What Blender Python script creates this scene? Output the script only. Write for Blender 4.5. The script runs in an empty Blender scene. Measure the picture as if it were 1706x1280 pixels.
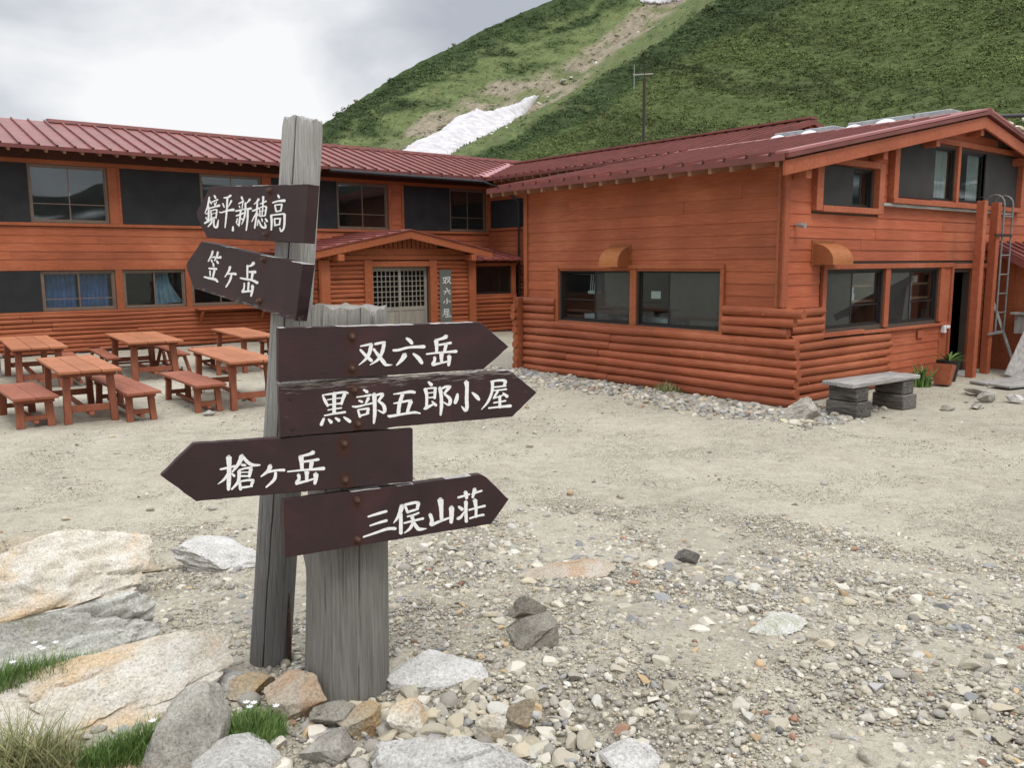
import bpy, bmesh, math, random
import numpy as np
from mathutils import Vector, Matrix, noise as mnoise

rnd = random.Random(7)
nrng = np.random.default_rng(11)
scene = bpy.context.scene
C = scene.collection
R = math.radians

# ------------------------------------------------------------------ camera
cam_d = bpy.data.cameras.new("camera")
cam = bpy.data.objects.new("camera", cam_d)
C.objects.link(cam)
cam_d.sensor_width = 36.0
cam_d.lens = 36.0 * 1400 / 1706
cam_d.clip_start = 0.05
cam_d.clip_end = 5000
# columns: image right, image up, backward
cam.matrix_world = Matrix(((0.999977, 0.006752, 0.0, 0.0),
                           (-0.000962, 0.142445, -0.989802, 0.0),
                           (-0.006683, 0.989780, 0.142448, 2.0),
                           (0, 0, 0, 1)))
scene.camera = cam

# ------------------------------------------------------------------ light
SUN_EL, SUN_AZ = R(58), R(150)      # azimuth clockwise from +Y
w = bpy.data.worlds.new("World")
scene.world = w
w.use_nodes = True
nt = w.node_tree
nt.nodes.clear()


def N(nt, kind, **kw):
    n = nt.nodes.new(kind)
    for k, v in kw.items():
        if k == 'inp':
            for a, b in v.items():
                n.inputs[a].default_value = b
        else:
            setattr(n, k, v)
    return n


def L(nt, a, ao, b, bi):
    nt.links.new(a.outputs[ao], b.inputs[bi])


def ramp(nt, stops):
    n = nt.nodes.new("ShaderNodeValToRGB")
    e = n.color_ramp.elements
    while len(e) > 1:
        e.remove(e[-1])
    for i, (p, c) in enumerate(stops):
        if i == 0:
            e[0].position = p
            el = e[0]
        else:
            el = e.new(p)
        if not hasattr(c, '__len__'):
            c = (c, c, c)
        el.color = (*c[:3], 1)
    return n


out = N(nt, "ShaderNodeOutputWorld")
sky = N(nt, "ShaderNodeTexSky", sky_type='NISHITA', sun_disc=False, sun_elevation=SUN_EL, sun_rotation=SUN_AZ)
bg1 = N(nt, "ShaderNodeBackground", inp={1: 0.06})
bg2 = N(nt, "ShaderNodeBackground", inp={1: 1.0})
mixs = N(nt, "ShaderNodeMixShader", inp={0: 0.93})
tc = N(nt, "ShaderNodeTexCoord")
mp = N(nt, "ShaderNodeMapping", inp={1: (0.35, 0.2, 0.1), 3: (1.0, 1.0, 1.7)})
nz = N(nt, "ShaderNodeTexNoise", inp={'Scale': 3.4, 'Detail': 6.0, 'Roughness': 0.52, 'Distortion': 0.35})
nz2 = N(nt, "ShaderNodeTexNoise", inp={'Scale': 7.0, 'Detail': 4.0, 'Roughness': 0.5})
mad = N(nt, "ShaderNodeMath", operation='MULTIPLY_ADD', inp={1: 0.28})
rp = ramp(nt, [(0.34, (0.50, 0.53, 0.59)), (0.50, (0.66, 0.685, 0.73)), (0.62, (0.86, 0.875, 0.90)), (0.74, (1.02, 1.02, 1.03))])
# overcast sky: brighter towards the zenith
sep = N(nt, "ShaderNodeSeparateXYZ")
zr = N(nt, "ShaderNodeMapRange", inp={1: 0.29, 2: 0.9, 3: 0.80, 4: 2.7})
mul = N(nt, "ShaderNodeVectorMath", operation='SCALE')
L(nt, tc, 'Generated', mp, 0)
L(nt, mp, 0, nz, 'Vector')
L(nt, mp, 0, nz2, 'Vector')
L(nt, nz2, 'Fac', mad, 0)
nzs = N(nt, "ShaderNodeMath", operation='SUBTRACT', inp={1: 0.14})
L(nt, nz, 'Fac', nzs, 0)
L(nt, nzs, 0, mad, 2)
cur = mad
# a bright thin spot in the cloud to the left, heavier cloud over the ridge
for az_, el_, c0, amt in ((-16, 7, .955, .20), (-26, 20, .965, .10), (-2, 17, .965, -.17), (-33, 9, .97, -.10)):
    d_ = (math.sin(R(az_)) * math.cos(R(el_)), math.cos(R(az_)) * math.cos(R(el_)), math.sin(R(el_)))
    dp = N(nt, "ShaderNodeVectorMath", operation='DOT_PRODUCT', inp={1: d_})
    L(nt, tc, 'Generated', dp, 0)
    mr = N(nt, "ShaderNodeMapRange", interpolation_type='SMOOTHSTEP', inp={1: c0, 2: 1.0, 3: 0.0, 4: amt})
    L(nt, dp, 'Value', mr, 0)
    ad = N(nt, "ShaderNodeMath", operation='ADD')
    L(nt, cur, 0, ad, 0)
    L(nt, mr, 0, ad, 1)
    cur = ad
L(nt, cur, 0, rp, 0)
L(nt, tc, 'Generated', sep, 0)
L(nt, sep, 'Z', zr, 0)
L(nt, rp, 0, mul, 0)
L(nt, zr, 0, mul, 'Scale')
L(nt, mul, 0, bg2, 0)
L(nt, sky, 0, bg1, 0)
L(nt, bg1, 0, mixs, 1)
L(nt, bg2, 0, mixs, 2)
L(nt, mixs, 0, out, 0)

sun_d = bpy.data.lights.new("sun", 'SUN')
sun_d.energy = 1.1
sun_d.angle = R(16)
sun_d.color = (1.0, 0.96, 0.9)
sun = bpy.data.objects.new("sun", sun_d)
C.objects.link(sun)
sun.rotation_euler = (R(90) - SUN_EL, 0, -SUN_AZ + math.pi)
sun.location = (0, 0, 60)

vs = scene.view_settings
vs.view_transform = 'Standard'
vs.look = 'None'
vs.exposure = 0.30
vs.gamma = 1.0
vs.use_curve_mapping = False


# ------------------------------------------------------------------ helpers
def tag(o, label=None, cat=None, group=None, kind=None):
    if label: o['label'] = label
    if cat: o['category'] = cat
    if group: o['group'] = group
    if kind: o['kind'] = kind
    return o


def empty(name, label, cat, loc=(0, 0, 0), rotz=0.0, group=None):
    o = bpy.data.objects.new(name, None)
    C.objects.link(o)
    o.empty_display_size = 0.1
    o.location = loc
    o.rotation_euler = (0, 0, rotz)
    return tag(o, label, cat, group)


class MB:
    def __init__(s):
        s.v, s.f, s.t = [], [], []

    def add(s, vs, fs, tint=0.0):
        n = len(s.v)
        s.v += [tuple(p) for p in vs]
        s.f += [tuple(i + n for i in f) for f in fs]
        s.t += [tint] * len(vs)

    HF = ((0, 3, 2, 1), (4, 5, 6, 7), (0, 1, 5, 4), (1, 2, 6, 5), (2, 3, 7, 6), (3, 0, 4, 7))

    def hexa(s, p, tint=0.0):
        s.add(p, MB.HF, tint)

    def box(s, x0, x1, y0, y1, z0, z1, tint=0.0):
        s.hexa([(x0, y0, z0), (x1, y0, z0), (x1, y1, z0), (x0, y1, z0), (x0, y0, z1), (x1, y0, z1), (x1, y1, z1), (x0, y1, z1)], tint)

    def bar(s, p, q, w, h, side=None, tint=0.0):
        p, q = Vector(p), Vector(q)
        d = (q - p).normalized()
        if side is None:
            side = d.cross(Vector((0, 0, 1)))
            if side.length < 1e-4: side = Vector((1, 0, 0))
        side = Vector(side)
        side = (side - d * side.dot(d)).normalized() * (w / 2)
        up = side.cross(d).normalized() * (h / 2)
        s.hexa([p - side - up, p + side - up, q + side - up, q - side - up,
                p - side + up, p + side + up, q + side + up, q - side + up], tint)

    def tube(s, pts, rad, n=8, cap=True, tint=0.0):
        pts = [Vector(p) for p in pts]
        if not hasattr(rad, '__len__'): rad = [rad] * len(pts)
        vs, fs = [], []
        ref = None
        for i, p in enumerate(pts):
            d = (pts[min(i + 1, len(pts) - 1)] - pts[max(i - 1, 0)]).normalized()
            if ref is None:
                ref = d.cross(Vector((0, 0, 1)))
                if ref.length < 1e-3: ref = d.cross(Vector((1, 0, 0)))
            a = (ref - d * ref.dot(d)).normalized()
            ref = a
            b = d.cross(a)
            for k in range(n):
                t = 2 * math.pi * k / n
                vs.append(p + (a * math.cos(t) + b * math.sin(t)) * rad[i])
        for i in range(len(pts) - 1):
            for k in range(n):
                k2 = (k + 1) % n
                fs.append((i * n + k, i * n + k2, (i + 1) * n + k2, (i + 1) * n + k))
        if cap:
            fs.append(tuple(range(n - 1, -1, -1)))
            fs.append(tuple((len(pts) - 1) * n + k for k in range(n)))
        s.add(vs, fs, tint)

    def build(s, name, mat, parent=None, smooth=False, bevel=0.0, recalc=True, autosmooth=None):
        me = bpy.data.meshes.new(name)
        me.from_pydata(s.v, [], s.f)
        if recalc:
            bm = bmesh.new()
            bm.from_mesh(me)
            bmesh.ops.recalc_face_normals(bm, faces=bm.faces)
            bm.to_mesh(me)
            bm.free()
        at = me.attributes.new("tint", 'FLOAT', 'POINT')
        at.data.foreach_set('value', s.t)
        o = bpy.data.objects.new(name, me)
        C.objects.link(o)
        for m_ in (mat if isinstance(mat, (list, tuple)) else [mat]): me.materials.append(m_)
        if smooth:
            me.polygons.foreach_set('use_smooth', [True] * len(me.polygons))
            if autosmooth:
                try:
                    me.set_sharp_from_angle(angle=R(autosmooth))
                except Exception:
                    pass
        if bevel:
            b = o.modifiers.new("bevel", 'BEVEL')
            b.width = bevel
            b.segments = 1
            b.limit_method = 'ANGLE'
        if parent is not None: o.parent = parent
        return o


def np_mesh(name, V, F, mat, parent=None, col=None, smooth=False):
    """big mesh from numpy arrays; F is (n,3) or (n,4)."""
    me = bpy.data.meshes.new(name)
    nv, nf, k = len(V), len(F), F.shape[1]
    me.vertices.add(nv)
    me.vertices.foreach_set('co', np.asarray(V, np.float32).ravel())
    me.loops.add(nf * k)
    me.loops.foreach_set('vertex_index', np.asarray(F, np.int32).ravel())
    me.polygons.add(nf)
    me.polygons.foreach_set('loop_start', np.arange(0, nf * k, k, dtype=np.int32))
    me.polygons.foreach_set('loop_total', np.full(nf, k, np.int32))
    if smooth: me.polygons.foreach_set('use_smooth', np.ones(nf, bool))
    me.update(calc_edges=True)
    if col is not None:
        a = me.attributes.new("col", 'FLOAT_COLOR', 'POINT')
        c4 = np.ones((nv, 4), np.float32)
        c4[:, :3] = col
        a.data.foreach_set('color', c4.ravel())
    me.materials.append(mat)
    o = bpy.data.objects.new(name, me)
    C.objects.link(o)
    if parent is not None: o.parent = parent
    return o


def gh(x, y):
    """height of the ground: a low mound where the camera and the signs stand."""
    r = np.hypot(x, y)
    t = np.clip((r - 3.0) / 3.8, 0, 1)
    return 0.45 * (1 - t * t * (3 - 2 * t))


# ------------------------------------------------------------------ materials
def mat(name, rough=0.6, spec=0.4):
    m = bpy.data.materials.new(name)
    m.use_nodes = True
    nt = m.node_tree
    b = nt.nodes["Principled BSDF"]
    b.inputs['Roughness'].default_value = rough
    b.inputs['Specular IOR Level'].default_value = spec
    return m, nt, b


def hsv_tint(nt, colsock_node, colsock, amount=1.0, base=0.0):
    """multiply value by 1 + tint attribute."""
    at = N(nt, "ShaderNodeAttribute", attribute_name="tint")
    ma = N(nt, "ShaderNodeMath", operation='MULTIPLY_ADD', inp={1: amount, 2: 1.0 + base})
    L(nt, at, 'Fac', ma, 0)
    h = N(nt, "ShaderNodeHueSaturation")
    L(nt, ma, 0, h, 'Value')
    nt.links.new(colsock_node.outputs[colsock], h.inputs['Color'])
    return h


def painted_wood(name, c, c2, grain=(1, 1, 14), scale=6.0, rough=0.6, worn=None, bump=0.25, wear_lo=0.66):
    """c main paint, c2 second tone; grain = mapping scale so streaks run along the board."""
    m, nt, b = mat(name, rough, 0.3)
    tcn = N(nt, "ShaderNodeTexCoord")
    mp = N(nt, "ShaderNodeMapping", inp={3: grain})
    L(nt, tcn, 'Object', mp, 0)
    n1 = N(nt, "ShaderNodeTexNoise", inp={'Scale': scale, 'Detail': 8.0, 'Roughness': 0.65})
    L(nt, mp, 0, n1, 'Vector')
    n2 = N(nt, "ShaderNodeTexNoise", inp={'Scale': 0.9, 'Detail': 4.0})
    L(nt, tcn, 'Object', n2, 'Vector')
    mx = N(nt, "ShaderNodeMath", operation='MULTIPLY_ADD', inp={1: 0.5})
    L(nt, n1, 'Fac', mx, 0)
    hl = N(nt, "ShaderNodeMath", operation='MULTIPLY', inp={1: 0.5})
    L(nt, n2, 'Fac', hl, 0)
    L(nt, hl, 0, mx, 2)
    rp = ramp(nt, [(0.36, [x * 0.74 for x in c]), (0.5, c), (0.63, c2)])
    L(nt, mx, 0, rp, 0)
    src, so = rp, 0
    if worn:
        n3 = N(nt, "ShaderNodeTexNoise", inp={'Scale': scale * 1.7, 'Detail': 10.0, 'Roughness': 0.72})
        L(nt, mp, 0, n3, 'Vector')
        r3 = ramp(nt, [(wear_lo, 0), (wear_lo + 0.06, 1)])
        L(nt, n3, 'Fac', r3, 0)
        mm = N(nt, "ShaderNodeMix", data_type='RGBA', inp={7: (*worn, 1)})
        L(nt, r3, 0, mm, 0)
        L(nt, rp, 0, mm, 6)
        src, so = mm, 2
    h = hsv_tint(nt, src, so)
    L(nt, h, 0, b, 'Base Color')
    bp = N(nt, "ShaderNodeBump", inp={'Strength': bump, 'Distance': 0.01})
    L(nt, n1, 'Fac', bp, 'Height')
    L(nt, bp, 0, b, 'Normal')
    return m


def simple(name, c, rough=0.5, spec=0.4, metal=0.0, nscale=20.0, var=0.25, bump=0.1):
    m, nt, b = mat(name, rough, spec)
    b.inputs['Metallic'].default_value = metal
    tcn = N(nt, "ShaderNodeTexCoord")
    n1 = N(nt, "ShaderNodeTexNoise", inp={'Scale': nscale, 'Detail': 6.0, 'Roughness': 0.6})
    L(nt, tcn, 'Object', n1, 'Vector')
    rp = ramp(nt, [(0.3, [x * (1 - var) for x in c]), (0.7, [min(1, x * (1 + var)) for x in c])])
    L(nt, n1, 'Fac', rp, 0)
    h = hsv_tint(nt, rp, 0)
    L(nt, h, 0, b, 'Base Color')
    if bump:
        bp = N(nt, "ShaderNodeBump", inp={'Strength': bump, 'Distance': 0.01})
        L(nt, n1, 'Fac', bp, 'Height')
        L(nt, bp, 0, b, 'Normal')
    return m


def weathered(name, c_lo, c_hi, grain=(14, 14, 0.9), scale=5.0, bump=0.5, crack=0.40, bleach=None):
    m, nt, b = mat(name, 0.85, 0.2)
    tcn = N(nt, "ShaderNodeTexCoord")
    mp = N(nt, "ShaderNodeMapping", inp={3: grain})
    L(nt, tcn, 'Object', mp, 0)
    n1 = N(nt, "ShaderNodeTexNoise", inp={'Scale': scale, 'Detail': 9.0, 'Roughness': 0.7})
    L(nt, mp, 0, n1, 'Vector')
    n2 = N(nt, "ShaderNodeTexNoise", inp={'Scale': 2.2, 'Detail': 5.0})
    L(nt, tcn, 'Object', n2, 'Vector')
    n4 = N(nt, "ShaderNodeTexNoise", inp={'Scale': 60.0, 'Detail': 3.0})
    L(nt, tcn, 'Object', n4, 'Vector')
    rp = ramp(nt, [(crack - 0.06, [x * 0.25 for x in c_lo]), (crack, c_lo), (0.62, c_hi)])
    mx = N(nt, "ShaderNodeMath", operation='MULTIPLY_ADD', inp={1: 0.75})
    L(nt, n1, 'Fac', mx, 0)
    hl = N(nt, "ShaderNodeMath", operation='MULTIPLY', inp={1: 0.25})
    L(nt, n2, 'Fac', hl, 0)
    L(nt, hl, 0, mx, 2)
    L(nt, mx, 0, rp, 0)
    h = hsv_tint(nt, rp, 0)
    if bleach:      # the top of the log is bleached pale, the foot stays damp and dark
        sp_ = N(nt, "ShaderNodeSeparateXYZ")
        L(nt, tcn, 'Object', sp_, 0)
        wob = N(nt, "ShaderNodeMath", operation='MULTIPLY_ADD', inp={1: .8})
        L(nt, n2, 'Fac', wob, 0)
        L(nt, sp_, 'Z', wob, 2)
        mr = N(nt, "ShaderNodeMapRange", inp={1: bleach[0] + .4, 2: bleach[1] + .4, 3: bleach[2], 4: 1.0})
        L(nt, wob, 0, mr, 0)
        sc_ = N(nt, "ShaderNodeVectorMath", operation='SCALE')
        L(nt, h, 0, sc_, 0)
        L(nt, mr, 0, sc_, 'Scale')
        h = sc_
    L(nt, h, 0, b, 'Base Color')
    bp = N(nt, "ShaderNodeBump", inp={'Strength': bump, 'Distance': 0.01})
    L(nt, n1, 'Fac', bp, 'Height')
    L(nt, bp, 0, b, 'Normal')
    return m


scene.cycles.diffuse_bounces = 2
OR, OR2 = (0.345, 0.093, 0.038), (0.44, 0.142, 0.066)
M = {}
M['siding_x'] = painted_wood("orange_siding", OR, OR2, grain=(0.5, 9, 9), worn=(0.44, 0.20, 0.115), wear_lo=0.645)
M['siding_y'] = painted_wood("orange_siding_side", OR, OR2, grain=(9, 0.5, 9), worn=(0.46, 0.21, 0.12), wear_lo=0.635)
M['siding_r'] = painted_wood("salmon_siding", (0.40, 0.102, 0.046), (0.46, 0.15, 0.075), grain=(0.5, 9, 9), worn=(0.50, 0.22, 0.15), wear_lo=0.63)
M['log_x'] = painted_wood("orange_logs", (0.30, 0.081, 0.032), (0.38, 0.118, 0.052), grain=(0.7, 8, 8), worn=(0.44, 0.17, 0.09), wear_lo=0.65, bump=0.4)
M['log_y'] = painted_wood("orange_logs_side", (0.315, 0.084, 0.036), (0.40, 0.125, 0.06), grain=(8, 0.7, 8), worn=(0.46, 0.18, 0.10), wear_lo=0.64, bump=0.4)
M['trim'] = painted_wood("orange_trim", (0.315, 0.09, 0.036), (0.385, 0.125, 0.055), grain=(3, 3, 3), bump=0.12)
M['trim_r'] = painted_wood("salmon_trim", (0.35, 0.094, 0.043), (0.41, 0.132, 0.07), grain=(3, 3, 3), worn=(0.5, 0.26, 0.19), wear_lo=0.69, bump=0.15)
M['soffit_shade'] = painted_wood("soffit_brown_shaded", (0.055, 0.018, 0.011), (0.075, 0.024, 0.014), grain=(3, 3, 3), bump=0.1)  # dark brown wood, deepened so the colour carries the shade under the eaves
M['rafter'] = painted_wood("rafter_wood", (0.36, 0.19, 0.12), (0.42, 0.24, 0.16), grain=(4, 4, 4), bump=0.15)
M['roof'] = simple("red_roof_metal", (0.20, 0.056, 0.046), rough=0.45, spec=0.45, nscale=2.2, var=0.24, bump=0.02)
M['flash'] = simple("pale_red_flashing", (0.36, 0.13, 0.13), rough=0.36, spec=0.6, nscale=3.0, var=0.1, bump=0.02)
M['panel'] = simple("charcoal_panel", (0.024, 0.025, 0.027), rough=0.6, spec=0.2, nscale=2.5, var=0.22, bump=0.03)
M['panel_r'] = simple("charcoal_panel_gable", (0.044, 0.044, 0.044), rough=0.7, spec=0.15, nscale=2.5, var=0.2, bump=0.03)
M['sash'] = simple("bronze_sash", (0.16, 0.11, 0.08), rough=0.4, spec=0.5, nscale=8, var=0.15, bump=0)
M['sash_d'] = simple("dark_sash", (0.020, 0.018, 0.017), rough=0.5, spec=0.3, nscale=8, var=0.15, bump=0)
M['core'] = simple("inner_wall", (0.075, 0.055, 0.042), rough=0.8, nscale=2, var=0.2, bump=0)
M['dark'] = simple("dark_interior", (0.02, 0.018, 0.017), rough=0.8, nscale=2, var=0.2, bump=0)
M['black'] = simple("black_pipe", (0.018, 0.018, 0.02), rough=0.4, nscale=9, var=0.2, bump=0)
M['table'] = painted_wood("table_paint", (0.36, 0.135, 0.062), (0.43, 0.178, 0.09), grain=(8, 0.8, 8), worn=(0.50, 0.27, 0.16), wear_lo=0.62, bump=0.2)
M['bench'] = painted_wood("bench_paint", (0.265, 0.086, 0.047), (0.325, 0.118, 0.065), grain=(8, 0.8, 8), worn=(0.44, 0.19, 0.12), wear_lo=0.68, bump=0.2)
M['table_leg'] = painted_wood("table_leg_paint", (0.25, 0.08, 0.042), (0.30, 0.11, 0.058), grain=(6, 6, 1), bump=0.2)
M['grey_wood'] = weathered("grey_wood", (0.27, 0.26, 0.24), (0.47, 0.455, 0.43), grain=(24, 24, 0.6), bump=0.8, crack=0.36, bleach=(0.7, 1.55, 0.46))
M['grey_plank'] = weathered("grey_plank", (0.20, 0.19, 0.175), (0.44, 0.42, 0.39), grain=(0.9, 14, 14), scale=4.0)
M['pole_grey'] = weathered("pole_grey", (0.28, 0.265, 0.245), (0.50, 0.48, 0.45), grain=(8, 8, 0.8), scale=4.0)
M['stump'] = weathered("stump_wood", (0.19, 0.178, 0.158), (0.38, 0.36, 0.325), grain=(24, 24, 0.7), scale=5.0, bump=0.9, crack=0.37, bleach=(0.9, 1.35, 0.72))
M['board_gap'] = weathered("door_wood", (0.19, 0.168, 0.14), (0.31, 0.285, 0.24), grain=(16, 16, 0.8), scale=3.0, bump=0.2, crack=0.3)
M['sign_grey'] = weathered("door_sign_wood", (0.075, 0.078, 0.07), (0.15, 0.155, 0.14), grain=(16, 16, 0.8), scale=3.0, bump=0.2, crack=0.3)
M['white'] = simple("white_paint", (0.80, 0.79, 0.775), rough=0.55, nscale=60, var=0.07, bump=0.05)
M['white_dim'] = simple("faded_white_paint", (0.55, 0.55, 0.53), rough=0.6, nscale=60, var=0.12, bump=0.05)
M['rust'] = simple("rusty_bolt", (0.060, 0.030, 0.019), rough=0.75, nscale=50, var=0.55, bump=0.3)
M['bolt'] = simple("bolt_head", (0.20, 0.14, 0.10), rough=0.55, metal=0.4, nscale=60, var=0.4, bump=0.2)
M['steel'] = simple("galvanised_steel", (0.40, 0.41, 0.42), rough=0.45, metal=0.6, nscale=12, var=0.2, bump=0.03)
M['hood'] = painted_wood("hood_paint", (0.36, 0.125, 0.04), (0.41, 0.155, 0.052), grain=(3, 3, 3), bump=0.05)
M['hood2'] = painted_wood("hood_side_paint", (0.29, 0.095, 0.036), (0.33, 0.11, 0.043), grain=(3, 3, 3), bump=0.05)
M['blue'] = simple("blue_cloth", (0.12, 0.23, 0.48), rough=0.9, nscale=6, var=0.25, bump=0.05)
M['paleblue'] = simple("pale_blue_cloth", (0.32, 0.44, 0.54), rough=0.9, nscale=6, var=0.2, bump=0.05)
M['greycloth'] = simple("grey_curtain_cloth", (0.50, 0.50, 0.48), rough=0.9, nscale=4, var=0.18, bump=0.05)
M['enamel'] = simple("white_enamel", (0.75, 0.75, 0.74), rough=0.3, nscale=6, var=0.08, bump=0)
M['shelf'] = simple("shelf_wood", (0.28, 0.16, 0.09), rough=0.6, nscale=6, var=0.2, bump=0.05)
M['snow'] = simple("old_snow", (0.50, 0.48, 0.485), rough=0.8, spec=0.2, nscale=.7, var=0.26, bump=0.6)
M['terra'] = simple("terracotta", (0.30, 0.085, 0.035), rough=0.7, nscale=9, var=0.2, bump=0.1)
M['blackpot'] = simple("black_pot", (0.02, 0.018, 0.017), rough=0.5, nscale=9, var=0.2, bump=0.05)
M['soil'] = simple("pot_soil", (0.05, 0.035, 0.025), rough=0.95, nscale=40, var=0.4, bump=0.4)


def glass(name, refl=0.10, ior=1.5, tint=(0.75, 0.8, 0.8), dirt=0.04, frost=0.0, frostcol=(0.3, 0.3, 0.28)):
    m = bpy.data.materials.new(name)
    m.use_nodes = True
    nt = m.node_tree
    nt.nodes.clear()
    o = N(nt, "ShaderNodeOutputMaterial")
    tr = N(nt, "ShaderNodeBsdfTransparent", inp={0: (*tint, 1)})
    gl = N(nt, "ShaderNodeBsdfGlossy", inp={0: (0.9, 0.93, 0.95, 1), 1: 0.015})
    df = N(nt, "ShaderNodeBsdfDiffuse", inp={0: (*frostcol, 1)})
    tcn = N(nt, "ShaderNodeTexCoord")
    n1 = N(nt, "ShaderNodeTexNoise", inp={'Scale': 3.0, 'Detail': 6.0, 'Roughness': 0.65})
    L(nt, tcn, 'Object', n1, 'Vector')
    rp = ramp(nt, [(0.35, max(0, frost - 0.12) + dirt * 0.3), (0.7, min(1, frost + (0.12 if frost else 0)) + dirt)])
    L(nt, n1, 'Fac', rp, 0)
    m1 = N(nt, "ShaderNodeMixShader")
    L(nt, rp, 0, m1, 0)
    L(nt, tr, 0, m1, 1)
    L(nt, df, 0, m1, 2)
    lw = N(nt, "ShaderNodeLayerWeight", inp={0: 0.5})
    pw = N(nt, "ShaderNodeMath", operation='POWER', inp={1: 4.0})
    L(nt, lw, 'Facing', pw, 0)
    ma = N(nt, "ShaderNodeMath", operation='MULTIPLY_ADD', use_clamp=True, inp={1: .9, 2: refl + .03})
    L(nt, pw, 0, ma, 0)
    m2 = N(nt, "ShaderNodeMixShader")
    L(nt, ma, 0, m2, 0)
    L(nt, m1, 0, m2, 1)
    L(nt, gl, 0, m2, 2)
    L(nt, m2, 0, o, 0)
    return m


M['glass'] = glass("window_glass", refl=0.06)
M['glass_low'] = glass("window_glass_clear", refl=-0.005, dirt=0.02, ior=1.36)
M['frosted'] = glass("steamed_glass", refl=0.0, frost=0.6, dirt=0.1, ior=1.4, frostcol=(0.062, 0.066, 0.061))
M['screen'] = glass("window_screen", refl=-0.03, frost=0.6, tint=(0.4, 0.4, 0.4), frostcol=(0.045, 0.05, 0.05))

# ------------------------------------------------------------------ buildings
YAW = R(38.4896)
P0 = Vector((3.8242, 11.2527, 0))
HB = Vector((math.cos(YAW), math.sin(YAW), 0))
HA = Vector((-math.sin(YAW), math.cos(YAW), 0))


def W(x, y, z=0.0):
    return P0 + HB * x + HA * y + Vector((0, 0, z))


class Face:
    """a wall plane in hut coordinates: ax 'x' = faces -y, ax 'y' = faces -x."""
    def __init__(s, ax, pos): s.ax, s.pos = ax, pos

    def p(s, a, d, z):
        return (a, s.pos - d, z) if s.ax == 'x' else (s.pos - d, a, z)

    def box(s, mb, a0, a1, d0, d1, z0, z1, tint=0.0):
        p = s.p
        mb.hexa([p(a0, d0, z0), p(a1, d0, z0), p(a1, d1, z0), p(a0, d1, z0), p(a0, d0, z1), p(a1, d0, z1), p(a1, d1, z1), p(a0, d1, z1)], tint)


def spans(a0, a1, zlo, zhi, holes):
    segs = [(a0, a1)]
    for (h0, h1, k0, k1) in holes:
        if k0 < (zlo + zhi) / 2 < k1:
            ns = []
            for (s0, s1) in segs:
                if h1 <= s0 or h0 >= s1: ns.append((s0, s1)); continue
                if h0 > s0 + .02: ns.append((s0, h0))
                if h1 < s1 - .02: ns.append((h1, s1))
            segs = ns
    return segs


def siding(mb, F, a0, a1, z0, z1, pitch, holes=(), seglen=3.6, top=None):
    """lapped weatherboards; every board its own wedge with its own tone."""
    n = max(1, round((z1 - z0) / pitch))
    ph = (z1 - z0) / n
    for i in range(n):
        lo, hi = z0 + i * ph, z0 + (i + 1) * ph
        A0, A1 = a0, a1
        if top:
            A0, A1 = top(lo, hi, a0, a1)
            if A1 - A0 < 0.05: continue
        for (s0, s1) in spans(A0, A1, lo, hi, holes):
            cut = s0
            first = True
            while cut < s1 - 0.01:
                e = min(s1, cut + (rnd.uniform(0.5, seglen) if first else seglen * rnd.uniform(.8, 1.1)))
                if s1 - e < 0.4: e = s1
                first = False
                t = rnd.uniform(-.13, .10)
                j = rnd.uniform(-.002, .002)
                p = F.p
                lo2, hi2 = lo - 0.012, hi
                g = 0.0015
                mb.hexa([p(cut + g, 0.0, lo2), p(e - g, 0.0, lo2), p(e - g, 0.019 + j, lo2 + rnd.uniform(-.002, .002)), p(cut + g, 0.019 + j, lo2),
                         p(cut + g, 0.0, hi2), p(e - g, 0.0, hi2), p(e - g, 0.007 + j, hi2), p(cut + g, 0.007 + j, hi2)], t)
                cut = e


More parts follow.
